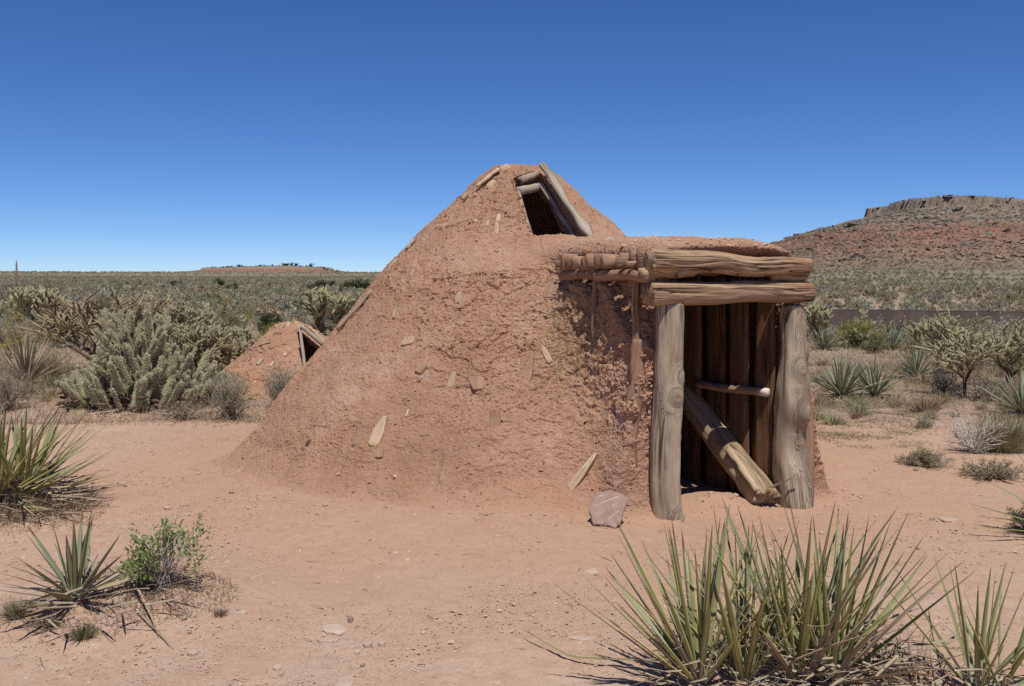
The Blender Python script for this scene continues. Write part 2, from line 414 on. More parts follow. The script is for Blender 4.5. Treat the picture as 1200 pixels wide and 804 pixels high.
FIBRE = m_plain('pale_leaf_fibre', (.5, .46, .38), (.6, .57, .48), sc=20)
DRYG = m_plain('dry_grass', (.30, .22, .135), (.43, .335, .22), (.54, .45, .32), 5, .9, .1)
DRYB = m_plain('brown_litter', (.18, .12, .08), (.31, .22, .15), (.44, .345, .245), 7, .9, .1)
LOWG = m_plain('low_green_brown', (.18, .165, .085), (.27, .24, .135), (.37, .31, .20), 6, .9, .1)
TWIG = m_plain('grey_twigs', (.22, .17, .13), (.33, .275, .215), (.42, .365, .30), 6, .9, .1)
TWIGW = m_plain('bleached_twigs', (.42, .37, .32), (.55, .50, .44), (.62, .57, .52), 6, .9, .1)
SAGE = m_plain('sage_leaf', (.31, .31, .19), (.43, .42, .275), (.54, .51, .36), 2.2, .85, .15, .5, 0, .28)
GREYB = m_plain('grey_bush_leaf', (.27, .25, .19), (.38, .35, .27), (.48, .445, .35), 2.2, .85, .15, .5, 0, .28)
OLIVE = m_plain('olive_leaf', (.19, .195, .085), (.28, .275, .135), (.36, .345, .19), 2.2, .8, .2, .4, 0, .28)
YELG = m_plain('yellow_green_leaf', (.22, .22, .05), (.33, .31, .085), (.42, .38, .13), 3, .8, .2, .2, 0, .28)
GREEN = m_plain('fresh_green_leaf', (.17, .225, .06), (.255, .315, .11), (.36, .40, .18), 9, .7, .25, .1, 0, .2)
JUNI = m_plain('juniper_leaf', (.03, .04, .017), (.055, .067, .029), (.085, .094, .04), 3, .85, .15, .3)
TAN = m_plain('tan_grass', (.33, .27, .16), (.44, .37, .22), (.52, .46, .31), 4, .9, .1, 0, 0, .25)
GRNG = m_plain('green_beige_grass', (.26, .245, .12), (.38, .35, .20), (.50, .455, .30), 3, .9, .1)
CHO = m_plain('cholla_skin', (.23, .215, .11), (.33, .305, .17), (.41, .375, .23), 7, .85, .15, .2)
CHOS = m_plain('silvery_cactus_skin', (.22, .215, .115), (.295, .28, .16), (.36, .345, .215), 6, .85, .15, .3)
SPINE = m_plain('straw_spines', (.55, .48, .30), (.65, .58, .39), (.74, .68, .50), 9, .7, .3)
SPINS = m_plain('silver_spines', (.50, .465, .295), (.60, .56, .38), (.70, .655, .48), 9, .7, .3, .2)
CHOW = m_plain('cholla_trunk', (.08, .05, .035), (.15, .10, .068), (.22, .16, .11), 9, .9, .1)
BARK = m_plain('shrub_bark', (.07, .05, .035), (.13, .10, .075), sc=9)
ROCKG = m_plain('grey_rock', (.145, .122, .10), (.21, .178, .142), (.28, .24, .195), .8, .9, .1, .4, .05)
ROCKR = m_plain('red_rock', (.19, .108, .08), (.255, .158, .118), (.31, .21, .162), .8, .9, .1, .4, .05)

# ------------------------------------------------------------------ ground: one sheet out to the horizon
def build_ground():
    fine = np.arange(-42, 42.001, .21); rest = np.arange(45, 316, 3.5)
    th = np.radians(np.concatenate([fine, rest])); na = len(th)
    rs = [0.02, .4, .8, 1.2, 1.6, 2.0, 2.3, 2.6]
    r = 2.8
    while r < 17: rs.append(r); r += max(.013, r * .0038)
    while r < 7000: rs.append(r); r += r * .022
    rs = np.array(rs); nr = len(rs)
    tt, rr = np.meshgrid(th, rs)
    x = (rr * np.sin(tt)).ravel(); y = (rr * np.cos(tt)).ravel(); q = rr.ravel()
    z = gz(x, y)
    nm = q < 19
    P = np.stack([x[nm], y[nm], np.zeros(nm.sum())], 1); fade = 1 - sst(13, 18, q[nm])
    d = .011 * fbm(P * 2.2, 3, 31) + .007 * fbm(P * 12, 3, 41) + .008 * np.maximum(fbm(P * 45, 2, 51), 0)
    # clods and scuffs are stronger off the trodden path
    d = d + .010 * np.maximum(.42 - worley(P * np.array([9, 9, 1]), 3), 0) * (.3 + np.maximum(fbm(P * .8, 2, 61), 0))
    z[nm] += d * fade
    V = np.stack([x, y, z], 1)
    i = np.arange(nr - 1)[:, None] * na; j = np.arange(na)[None]; j2 = (j + 1) % na
    Q = np.stack([i + j, i + j2, i + na + j2, i + na + j], -1).reshape(-1, 4)[:, ::-1]
    a = Acc(); a.add(V, Q)
    o = link('ground', a.mesh('ground', SOIL)); tag(o, 'pinkish tan desert soil with a trodden path and scrub plain', kind='structure')
build_ground()

# ------------------------------------------------------------------ surface nets
def surface_nets(fn, lo, hi, h):
    ax = [np.arange(lo[k], hi[k] + h, h, dtype=np.float32) for k in range(3)]
    f = fn(ax[0][:, None, None], ax[1][None, :, None], ax[2][None, None, :]).astype(np.float32)
    s = f < 0
    c = s[:-1, :-1, :-1].astype(np.int8)
    for dx in (0, 1):
        for dy in (0, 1):
            for dz in (0, 1):
                if dx + dy + dz: c = c + s[dx:dx + c.shape[0], dy:dy + c.shape[1], dz:dz + c.shape[2]]
    act = (c > 0) & (c < 8)
    I = np.argwhere(act); idx = np.full(act.shape, -1, np.int32); idx[act] = np.arange(len(I))
    cv = {}
    for dx in (0, 1):
        for dy in (0, 1):
            for dz in (0, 1): cv[dx, dy, dz] = f[I[:, 0] + dx, I[:, 1] + dy, I[:, 2] + dz]
    S = np.zeros((len(I), 3)); N = np.zeros(len(I))
    for ca in cv:
        for k in range(3):
            if ca[k] == 0:
                cb = tuple(1 if q == k else ca[q] for q in range(3)); a, b = cv[ca], cv[cb]; x = (a < 0) != (b < 0)
                t = np.where(x, a / np.where(x, a - b, 1), 0); p = np.tile(np.array(ca, float), (len(I), 1)); p[:, k] = t
                S += np.where(x[:, None], p, 0); N += x
    V = (I + S / N[:, None]) * h + np.array([a[0] for a in ax])
    Q = []
    for k in range(3):
        a, b = [q for q in range(3) if q != k]
        sl0 = [slice(None)] * 3; sl1 = [slice(None)] * 3; sl0[k] = slice(0, -1); sl1[k] = slice(1, None)
        e = s[tuple(sl0)] != s[tuple(sl1)]; E = np.argwhere(e)
        ok = (E[:, a] > 0) & (E[:, b] > 0) & (E[:, a] < act.shape[a]) & (E[:, b] < act.shape[b]); E = E[ok]
        inside = s[E[:, 0], E[:, 1], E[:, 2]]
        def g(da, db):
            J = E.copy(); J[:, a] += da; J[:, b] += db; return idx[J[:, 0], J[:, 1], J[:, 2]]
        q = np.stack([g(-1, -1), g(0, -1), g(0, 0), g(-1, 0)], 1)
        fl = inside if k != 1 else ~inside
        q[~fl] = q[~fl][:, ::-1]; Q.append(q)
    Q = np.concatenate(Q); Q = Q[(Q >= 0).all(1)]
    return V, Q

def vnorm(V, Q):
    n = np.cross(V[Q[:, 2]] - V[Q[:, 0]], V[Q[:, 3]] - V[Q[:, 1]]); N = np.zeros_like(V)
    for k in range(4):
        for c in range(3): N[:, c] += np.bincount(Q[:, k], n[:, c], len(V))
    return unit(N)

def subdivide(V, Q):
    e = np.concatenate([Q[:, [0, 1]], Q[:, [1, 2]], Q[:, [2, 3]], Q[:, [3, 0]]]); e.sort(1)
    key = e[:, 0].astype(np.int64) * len(V) + e[:, 1]; u, inv = np.unique(key, return_inverse=True)
    a, b = u // len(V), u % len(V); n, m = len(V), len(Q)
    V2_ = np.concatenate([V, (V[a] + V[b]) / 2, V[Q].mean(1)])
    E = (n + inv.reshape(4, m)).T; C = n + len(u) + np.arange(m)
    q = [np.stack([Q[:, k], E[:, k], C, E[:, k - 1]], 1) for k in range(4)]
    return V2_, np.concatenate(q)

def smin(a, b, k):
    h = np.maximum(k - np.abs(a - b), 0) / k; return np.minimum(a, b) - h * h * k * .25
def smax(a, b, k): return -smin(-a, -b, k)

# ------------------------------------------------------------------ the earth lodge
PZ = np.array([-.4, -.15, -.03, .03, .10, .258, .578, .952, 1.34, 1.653, 2.007, 2.355, 2.50, 2.60, 2.8])
PR = np.array([3.6, 3.25, 2.86, 2.68, 2.52, 2.34, 2.11, 1.785, 1.457, 1.198, .885, .50, .36, .21, .0])
def cone_f(x, y, z):
    r = np.sqrt((x - CX) ** 2 + (y - CY) ** 2); return (r - np.interp(z, PZ, PR)) * .72
def hit_cone(px, py):
    d = ray(px, py); o = Vector((0, 0, CAMH)); t = 5.0
    while t < 12:
        p = o + d * t; f = float(cone_f(p.x, p.y, np.array(p.z)))
        if f < .001: return p
        t += max(f * .9, .002)
    return p
HOLE = [hit_cone(*q) for q in ((604, 207), (634, 201), (691, 280), (626, 274))]
HC = sum(HOLE, Vector()) / 4
HN = (HOLE[1] - HOLE[3]).cross(HOLE[0] - HOLE[2]).normalized()
if HN.y > 0: HN = -HN

def lodge_f(x, y, z):
    cone = smax(cone_f(x, y, z), z - 2.585, .05)
    dx, dy = x - MX, y - MY
    u = dx * DV.x + dy * DV.y; v = dx * NV.x + dy * NV.y
    # side walls
    flare = np.clip(1 - z / 1.2, 0, 1) ** 1.25
    zb = np.interp(v, [-1.15, -1.0, -.80, -.74, -.69, -.64, -.22, -.155, -.13, -.05], [1.50, 1.56, 1.46, 1.7, 1.7, 1.56, 1.16, 1.62, 1.32, 1.16])
    rec = sst(-.015, .045, z - zb) * .125
    ul = -(.665 + .30 * flare) + rec
    wall_l = smax(np.maximum(ul - u, u + .47), np.maximum(np.maximum(v + .045, -2.2 - v), z - 1.66), .05)
    wall_r = smax(np.maximum(u - (.65 + .28 * flare), .50 - u), np.maximum(np.maximum(v + .06, -2.2 - v), z - 1.66), .05)
    top = 1.885 - .115 * (np.maximum(u - .05, 0) / .55) ** 2 - .055 * (np.minimum(u, 0) / .6) ** 2 + .012 * np.sin(v * 3)
    roof = smax(smax(np.maximum(z - top, 1.725 - z), np.maximum(u - .63, -.60 - u), .12), np.maximum(v - .04, -2.1 - v), .22)
    f = smin(cone, smin(wall_l, wall_r, .05), .22)
    f = smin(f, roof, .16)
    r = np.sqrt((x - CX) ** 2 + (y - CY) ** 2)
    inner = np.maximum((r - (np.interp(z, PZ, PR) - .34)) * .72, z - 2.42)
    passage = np.maximum(np.maximum(np.abs(u) - .475, np.maximum(v - .4, -2.4 - v)), z - 1.70)
    hp = None
    for k in range(4):
        a, b = HOLE[k], HOLE[(k + 1) % 4]; e = (b - a); nn = e.cross(HN).normalized()
        if nn.dot(HC - a) > 0: nn = -nn
        d = (x - a.x) * nn.x + (y - a.y) * nn.y + (z - a.z) * nn.z
        hp = d if hp is None else np.maximum(hp, d)
    cone_ = None; dn = (x - HC.x) * HN.x + (y - HC.y) * HN.y + (z - HC.z) * HN.z
    hole = np.maximum(hp, np.maximum(dn - .5, -.75 - dn))
    return np.maximum(f, -np.minimum(np.minimum(inner, passage), hole))

lodge = root('earth_lodge', 'large conical mud covered earth lodge with timber doorway and smoke hole', 'earth lodge', (CX, CY, 0))
V, Q = surface_nets(lodge_f, (-3.2, 5.72, -.10), (3.3, 12.1, 2.75), .022)
N = vnorm(V, Q)
out = np.einsum('ij,ij->i', N, np.stack([V[:, 0] - CX, V[:, 1] - CY, np.full(len(V), .6)], 1)).mean()
if out < 0: Q = Q[:, ::-1]; N = -N
def rough_mask(P):
    a = sst(-.15, .35, fbm(P * 1.3, 2, 71)); u = (P[:, 0] - MX) * DV.x + (P[:, 1] - MY) * DV.y
    side = sst(-1.9, -1.2, u) * (1 - sst(-.45, -.2, u)) * sst(.45, .8, P[:, 2]) * (1 - sst(1.62, 1.7, P[:, 2]))
    return np.clip(.5 + .55 * a + .8 * side, 0, 1.4) * (1 - .65 * sst(1.68, 1.76, P[:, 2]) * sst(-2.0, -1.5, -np.hypot(P[:, 0] - MX, P[:, 1] - MY))), side
rm, side = rough_mask(V)
V = V + N * (.035 * fbm(V * 1.7, 2, 81) + .016 * fbm(V * 6, 3, 91))[:, None] * np.where(V[:, 2:3] > 1.6, .7, 1)
V, Q = subdivide(V, Q); N = vnorm(V, Q); rm, side = rough_mask(V)
cl = np.maximum(.5 - worley(V * 15, 5), -.15); cl2 = np.maximum(.48 - worley(V * 33, 6), -.15)
DNR = np.array([.55, .55, 1.0])            # direction of the trowelled streaks
q1 = fbm(V * DNR * 11 + fbm(V * 5, 2, 72)[:, None] * .8, 3, 73); q2 = fbm(V * DNR * 26, 3, 74); crust = sst(.02, .16, q1) - .5
pit = sst(.30, .46, q2) * sst(-.25, .2, fbm(V * 2.1, 2, 75)); pit2 = (1 - sst(.07, .17, worley(V * 8.5, 8))) * sst(0, .3, fbm(V * 2.4, 2, 76))
toe = sst(.0, .28, V[:, 2])
V = V + N * (rm * toe * (.011 * crust + .007 * cl + .013 * cl2 - .013 * pit) - .016 * pit2 * toe - .012 * toe * sst(.12, .42, fbm(np.stack([np.arctan2(V[:, 0] - CX, CY - V[:, 1]) * 11, V[:, 2] * 1.3, V[:, 2] * 0 + 2.2], 1), 3, 99)) + .006 * q2 * (.4 + rm * .6) * (.3 + .7 * toe) + side * .012 * fbm(V * 14, 3, 97) + np.random.default_rng(3).normal(0, .0021, len(V)) * (.45 + .55 * rm * toe))[:, None]
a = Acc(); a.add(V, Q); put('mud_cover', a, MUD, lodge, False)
BV = BVHTree.FromPolygons([tuple(p) for p in V[:, :]], [tuple(q) for q in Q.tolist()])
def hit(px, py):
    d = ray(px, py).normalized(); p, n, i, t = BV.ray_cast(Vector((0, 0, CAMH)), d)
    return p, n

# loose clods and straw stuck in the plaster
rg = np.random.default_rng(11)
fc = V[Q].mean(1); fnm = np.cross(V[Q[:, 2]] - V[Q[:, 0]], V[Q[:, 3]] - V[Q[:, 1]]); ar = np.linalg.norm(fnm, axis=1); fnm = unit(fnm)
rad = np.stack([fc[:, 0] - CX, fc[:, 1] - CY], 1); seen = (fnm[:, 1] < .35) & (fc[:, 2] > .02) & (np.einsum('ij,ij->i', fnm[:, :2], rad) > -.1)
uu = (fc[:, 0] - MX) * DV.x + (fc[:, 1] - MY) * DV.y; vv = (fc[:, 0] - MX) * NV.x + (fc[:, 1] - MY) * NV.y
seen &= ~((np.abs(uu) < .52) & (vv > -2.3) & (fc[:, 2] < 1.72))
seen &= (np.hypot(rad[:, 0], rad[:, 1]) > np.interp(fc[:, 2], PZ, PR) - .15)
pw = ar * seen * (.25 + rough_mask(fc)[0] ** 2); pw /= pw.sum()
k = rg.choice(len(fc), 9000, p=pw); s = rg.gamma(1.1, .0024, 9000) + .002
v_, t_ = rocks(fc[k] + fnm[k] * .003, np.minimum(s, .021), rg, .6, .42); a = Acc(); a.add(v_, T=t_)
o = put('clods', a, CLOD, lodge, False); o['kind'] = 'stuff'
k = rg.choice(len(fc), 4200, p=pw); d = unit(np.cross(fnm[k], rg.normal(size=(4200, 3)))) + fnm[k] * rg.uniform(-.1, .35, (4200, 1))
ln = rg.uniform(.015, .06, (4200, 1)); p0 = fc[k] - fnm[k] * .002
v_, t_ = twigs(p0, p0 + d * ln * .5, p0 + d * ln, rg.uniform(.0009, .002, 4200)); a = Acc(); a.add(v_, T=t_)
o = put('straw', a, STRAW, lodge); o['kind'] = 'stuff'

kk_ = (fnm[:, 2] > .6) & (fc[:, 2] > 1.7) & (np.hypot(fc[:, 0] - MX, fc[:, 1] - MY) < 1.6) & (vv > -1.6); pr = ar * kk_; pr /= pr.sum(); k = rg.choice(len(fc), 1500, p=pr)
v_, t_ = rocks(fc[k], rg.gamma(1.4, .0035, 1500) + .003, rg, .6); a = Acc(); a.add(v_, T=t_); o = put('roof_gravel', a, PSTONE, lodge, False); o['kind'] = 'stuff'
# --- logs
def lump(seed, amp=.07, knots=(), flat=0, ncr=0):
    rs = np.random.RandomState(seed); crk = [(rs.uniform(0, 6.283), rs.uniform(0, 1), rs.uniform(.12, .4), rs.uniform(.06, .15)) for _ in range(ncr)]
    def sh(aa, tt, ll):
        s_ = aa.shape; P = np.stack([np.cos(aa) * 1.1 + seed * 3.3, np.sin(aa) * 1.1, ll * 3.2], -1).reshape(-1, 3)
        f = 1 + amp * fbm(P, 2, seed).reshape(s_)
        G = np.stack([np.cos(aa) * 4 + seed, np.sin(aa) * 4, ll * 1.1], -1).reshape(-1, 3); f = f + .035 * vn(G, seed + 1).reshape(s_)
        for (t0, a0, h, w) in knots:
            da = (aa - a0 + math.pi) % (2 * math.pi) - math.pi; dd = (da / w) ** 2 + ((ll - t0 * ll.max()) / (w * .12)) ** 2
            f = f + h * np.exp(-dd) - h * .8 * np.exp(-dd * 7)
        if flat: f = f * ((1 - flat) + flat / (np.abs(np.cos(aa)) ** 5 + np.abs(np.sin(aa)) ** 5) ** .2)
        for (a0, t0, hl, dp) in crk:
            da = (aa - a0 - .25 * np.sin(ll * 7 + a0) + math.pi) % (2 * math.pi) - math.pi; f = f - dp * np.exp(-(da / .085) ** 2) * np.clip(1 - ((tt - t0) / hl) ** 2, 0, 1) ** .5
        if knots:
            sh.kn = np.min([np.sqrt((((aa - a0 + math.pi) % (2 * math.pi) - math.pi) / w) ** 2 + ((ll - t0 * ll.max()) / (w * .12)) ** 2) for (t0, a0, h, w) in knots], axis=0).ravel()
        return f
    return sh
def log(name, p0, p1, r0, r1, mat, parent=None, seg=20, rings=26, wob=.012, seed=1, amp=.07, knots=(), sag=(0, 0, 0), rag=.0, flat=0, ncr=0):
    t = np.linspace(0, 1, rings); p0, p1 = np.array(p0, float), np.array(p1, float)
    P = p0 + (p1 - p0) * t[:, None] + np.array(sag) * np.sin(t * math.pi)[:, None]
    w = np.stack([vn(np.stack([t * 3 + seed * 5 + k * 9, t * 0 + k, t * 0 + seed], 1), seed + k) for k in range(3)], 1) * wob * np.sin(np.clip(t * 1.2, 0, 1) * math.pi)[:, None]
    P = P + w; r = r0 + (r1 - r0) * t
    shp = lump(seed, amp, knots, flat, ncr); v_, q_, t_, g_ = tube(P, r, seg, shp, True, seed)
    kn = getattr(shp, 'kn', None)
    if kn is not None:       # grain flows round the knots
        kk = np.concatenate([kn, [9, 9]]); g_[:, :2] *= (1 + .45 * np.exp(-(kk / 1.3) ** 2))[:, None]; g_[:, 2] += .22 * np.exp(-(kk / 1.1) ** 2)
    if rag:
        ax_ = unit((p1 - p0)[None])[0]; n_ = rings * seg
        for sl in (slice(0, seg), slice((rings - 1) * seg, rings * seg)):
            v_[sl] += ax_ * (rag * vn(v_[sl] * 40, seed)[:, None])
    a = Acc(); a.add(v_, q_, t_, 0, g_)
    return put(name, a, mat, parent) if name else a

HP = math.pi
log('door_post', W(-.515, 0, -.16), W(-.505, .0, 1.425), .104, .088, W_GREY, lodge, 72, 110, .018, 3, .08, flat=.75, ncr=7, rag=.012, knots=
    [(.62, a0_ , .2, .35) for a0_ in (3.6,)] + [(.22, 5.2, .22, .5), (.70, 4.2, .18, .35), (.45, 4.9, .10, .3), (.33, .2, .1, .4), (.86, 5.4, .1, .3), (.10, 4.4, .14, .45)])
log('door_post', W(.565, .0, -.16), W(.495, .0, 1.40), .138, .078, W_GREY, lodge, 72, 120, .045, 8, .22, ncr=8, rag=.012, knots=
    [(.80, 4.6, .40, .45), (.66, 4.9, .40, .5), (.53, 4.2, .50, .5), (.51, 5.3, .46, .45), (.3, 4.8, .2, .5), (.40, 5.8, .2, .4), (.72, 3.6, .2, .35), (.9, 4.4, .2, .35)])
log('lintel', W(-.69, .035, 1.495), W(.605, .035, 1.49), .080, .070, W_TAN, lodge, 64, 100, .014, 12, .08, ncr=9, rag=.015, flat=.3, knots=
    [(.08, 2.2, .3, .35), (.86, 2.0, .25, .3), (.28, 3.4, .1, .3)])
log('roof_log', W(-.70, .06, 1.698), W(.575, .06, 1.668), .080, .056, W_TAN, lodge, 64, 100, .022, 15, .10, ncr=8, knots=
    [(.55, 2.6, .22, .4), (.42, 2.0, .16, .4), (.72, 2.4, .22, .35), (.62, 3.0, .2, .3)], rag=.02)
log('roof_log', W(-.73, .005, 1.612), W(-.36, .055, 1.630), .042, .034, W_TAN, lodge, 14, 12, .01, 17, .10, rag=.02)
log('roof_log', W(-.50, .09, 1.622), W(-.30, .10, 1.658), .032, .028, W_TAN, lodge, 12, 8, .006, 19, .12, rag=.02)
log('roof_log', W(.28, .02, 1.602), W(.57, .02, 1.598), .034, .036, W_TAN, lodge, 14, 10, .01, 20, .10, rag=.02)
log('eave_pole', W(-.675, .05, 1.602), W(-.68, -.66, 1.605), .042, .036, W_RED, lodge, 14, 22, .014, 22, .12)
log('eave_pole', W(-.665, -.52, 1.612), W(-.675, -1.20, 1.61), .036, .04, W_RED, lodge, 14, 22, .014, 23, .12)
rs = np.random.RandomState(4); vpos = -.03
for k in range(20):
    w = rs.uniform(.030, .060); vpos -= w + rs.uniform(.004, .024); hgt = rs.uniform(1.1, 2.8)
    x0 = -.735 + rs.uniform(-.03, .06)
    a = log(None, W(x0, vpos + w / 2, 1.655 + .022 * hgt), W(-.1, vpos + w / 2 + rs.uniform(-.03, .03), 1.70), w * .5, w * .48, W_RED, None, 10, 8, .004, 40 + k, .16, rag=.01)
    vv_ = a.V[0]; zc = 1.655 + .022 * hgt; vv_[:, 2] = zc + (vv_[:, 2] - zc) * hgt
    put('roof_stick', a, W_RED, lodge)
log('wall_pole', W(-.69, -.70, .75), W(-.665, -.70, 1.60), .026, .022, W_RED, lodge, 10, 22, .02, 61, .16)
log('wall_pole', W(-.685, -.125, 1.05), W(-.672, -.14, 1.60), .030, .022, W_RED, lodge, 12, 22, .014, 62, .16)
log('wall_pole', W(.66, -.02, -.05), W(.62, -.04, 1.1), .06, .04, W_RED, lodge, 12, 20, .02, 65, .15)

# --- planks lining the passage
def slab(p0, p1, side_, w, th, seed, rings=14, taper=.1, jag=.012):
    t = np.linspace(0, 1, rings); p0, p1, sd = np.array(p0, float), np.array(p1, float), unit(np.array([side_], float))[0]
    ax_ = unit((p1 - p0)[None])[0]; nn = np.cross(sd, ax_); L = np.linalg.norm(p1 - p0)
    wl = w * .5 * (1 - taper * t) + jag * vn(np.stack([t * 6, t * 0 + seed, t * 0], 1), seed); wr = w * .5 * (1 - taper * t) + jag * vn(np.stack([t * 6, t * 0 + seed, t * 0 + 5], 1), seed + 1)
    prof = [(-1, 0, 0), (-.55, 1, 0), (.0, 1.15, 0), (.55, 1, 0), (1, 0, 0), (.5, -.7, 0), (-.5, -.7, 0)]
    V_ = []; G_ = []
    for i in range(rings):
        c = p0 + (p1 - p0) * t[i]
        for q, (sx, sy, _) in enumerate(prof):
            ww = wl[i] if sx < 0 else wr[i]; hh = th * (1 + .35 * vn(np.array([[t[i] * 5, q, seed]]), 3)[0])
            V_.append(c + sd * sx * ww + nn * sy * hh); G_.append((sx * ww + seed, sy * th + seed * .37, t[i] * L + seed))
    m = 7; i = np.arange(rings - 1)[:, None] * m; j = np.arange(m)[None]; j2 = (j + 1) % m
    Q_ = np.stack([i + j, i + j2, i + m + j2, i + m + j], -1).reshape(-1, 4)
    V_.append(p0); V_.append(p1); G_.append((seed, seed, seed)); G_.append((seed, seed, L + seed)); n = rings * m
    jj = np.arange(m); j3 = (jj + 1) % m
    T_ = np.concatenate([np.stack([np.full(m, n), j3, jj], -1), np.stack([np.full(m, n + 1), (rings - 1) * m + jj, (rings - 1) * m + j3], -1)])
    a = Acc(); a.add(np.array(V_), Q_, T_, 0, np.array(G_)); return a
put('wall_plank', slab(W(-.745, -.105, .36), W(-.662, -.10, 1.19), (NV * .75 + DV * .45), .14, .024, 63, 26, .32, .02), W_RED, lodge)
rs = np.random.RandomState(9); v = -.10
for k in range(7):
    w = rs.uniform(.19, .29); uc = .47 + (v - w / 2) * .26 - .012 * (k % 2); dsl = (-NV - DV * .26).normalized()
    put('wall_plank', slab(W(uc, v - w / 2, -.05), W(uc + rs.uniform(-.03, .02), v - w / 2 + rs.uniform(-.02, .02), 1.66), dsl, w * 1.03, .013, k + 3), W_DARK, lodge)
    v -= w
v = -.12
for k in range(12):
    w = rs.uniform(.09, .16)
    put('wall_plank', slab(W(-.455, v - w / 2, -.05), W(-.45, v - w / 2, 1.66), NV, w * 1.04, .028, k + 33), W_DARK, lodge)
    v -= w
for k in range(7):
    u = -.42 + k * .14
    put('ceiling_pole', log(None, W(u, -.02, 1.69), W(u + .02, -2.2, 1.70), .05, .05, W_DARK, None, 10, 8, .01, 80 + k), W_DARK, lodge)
for k in range(12):          # leaning poles of the hollow inside
    th = k / 12 * 2 * HP; r_ = 2.0
    put('inner_pole', log(None, (CX + r_ * math.cos(th), CY + r_ * math.sin(th), .1), (CX + .72 * math.cos(th + .1), CY + .72 * math.sin(th + .1), 1.55), .075, .06, W_DARK, None, 10, 10, .02, 95 + k), W_DARK, lodge)
# cross stick with a pale tip that paints in its sunlit patch
a = log(None, W(.215, -.74, .795), W(.395, -.20, .785), .028, .030, W_RED, None, 12, 14, .008, 120)
st = put('cross_stick', a, W_RED, lodge)
e0 = Vector(W(.395, -.20, .785)); ed = (W(.395, -.20, .785) - W(.215, -.74, .795)).normalized()
v_, q_, t_, g_ = tube(np.array([e0 - ed * .012, e0 + ed * .03, e0 + ed * .062, e0 + ed * .068]), [.0285, .030, .029, .021], 14, lump(121, .12), True, 3)
a = Acc(); a.add(v_, q_, t_, 0, g_); o = link('sunlit_tip', a.mesh('sunlit_tip', W_SUNLIT, True, lodge.location), st)

# leaning log in the doorway: a thing of its own
ll_ = root('leaning_log', 'split log leaning inside the doorway, its pale lower end on the sill', 'log', W(.30, -.03, g1(1.74, 6.9)))
p0, p1 = W(.31, -.02, .05), W(.22, -1.02, .78)
log('log_body', p0, p1, .108, .085, W_SPLIT, ll_, 56, 70, .02, 130, .13, [(.3, 1.5, .16, .4), (.15, 2.2, .14, .3), (.5, 1.0, .12, .4)], rag=.035, ncr=7)
put('splinter', slab(p0 + Vector((-.06, -.05, .075)), p0 + (p1 - p0) * .32 + Vector((-.05, -.055, .08)), DV, .07, .018, 141), W_SPLIT, ll_)
put('splinter', slab(p0 + Vector((.02, -.04, .088)), p0 + (p1 - p0) * .36 + Vector((.012, -.045, .088)), DV, .075, .018, 142), W_SPLIT, ll_)
put('splinter', slab(p0 + Vector((.05, -.02, .10)), p0 + Vector((.20, -.10, .21)), (0, 0, 1), .012, .006, 143), W_SPLIT, ll_)

# --- smoke hole timbers
TL, TR, BR, BL = HOLE
up_b = (TR - BR).normalized(); sd_b = up_b.cross(HN).normalized()
if sd_b.x > 0: sd_b = -sd_b
def hp(fx, fy, h=0.0):
    top = TL.lerp(TR, fx); bot = BL.lerp(BR, fx); return bot.lerp(top, fy) + HN * h
put('smoke_hole_board', slab(hp(1.02, -.03, .015), hp(1.01, 1.02, .06), -sd_b + HN * .4, .078, .022, 151, 22, .15, .018), W_BOARD, lodge)
put('smoke_hole_board', slab(hp(.98, .0, -.14), hp(.93, .93, -.08), -sd_b + HN * .2, .05, .016, 152, 18, .2, .014), W_BOARD, lodge)
put('smoke_hole_board', slab(hp(-.02, .02, -.04), hp(-.03, .85, -.03), sd_b + HN * .6, .05, .018, 153, 18, .3, .018), W_BOARD, lodge)
log('smoke_hole_log', hp(.0, .78, -.04), hp(.72, .86, -.06), .040, .032, W_BOARD, lodge, 16, 14, .01, 155, .12, rag=.02)
log('smoke_hole_log', hp(.2, .97, -.04), hp(.95, 1.02, -.03), .034, .028, W_BOARD, lodge, 16, 14, .012, 156, .12, rag=.02)

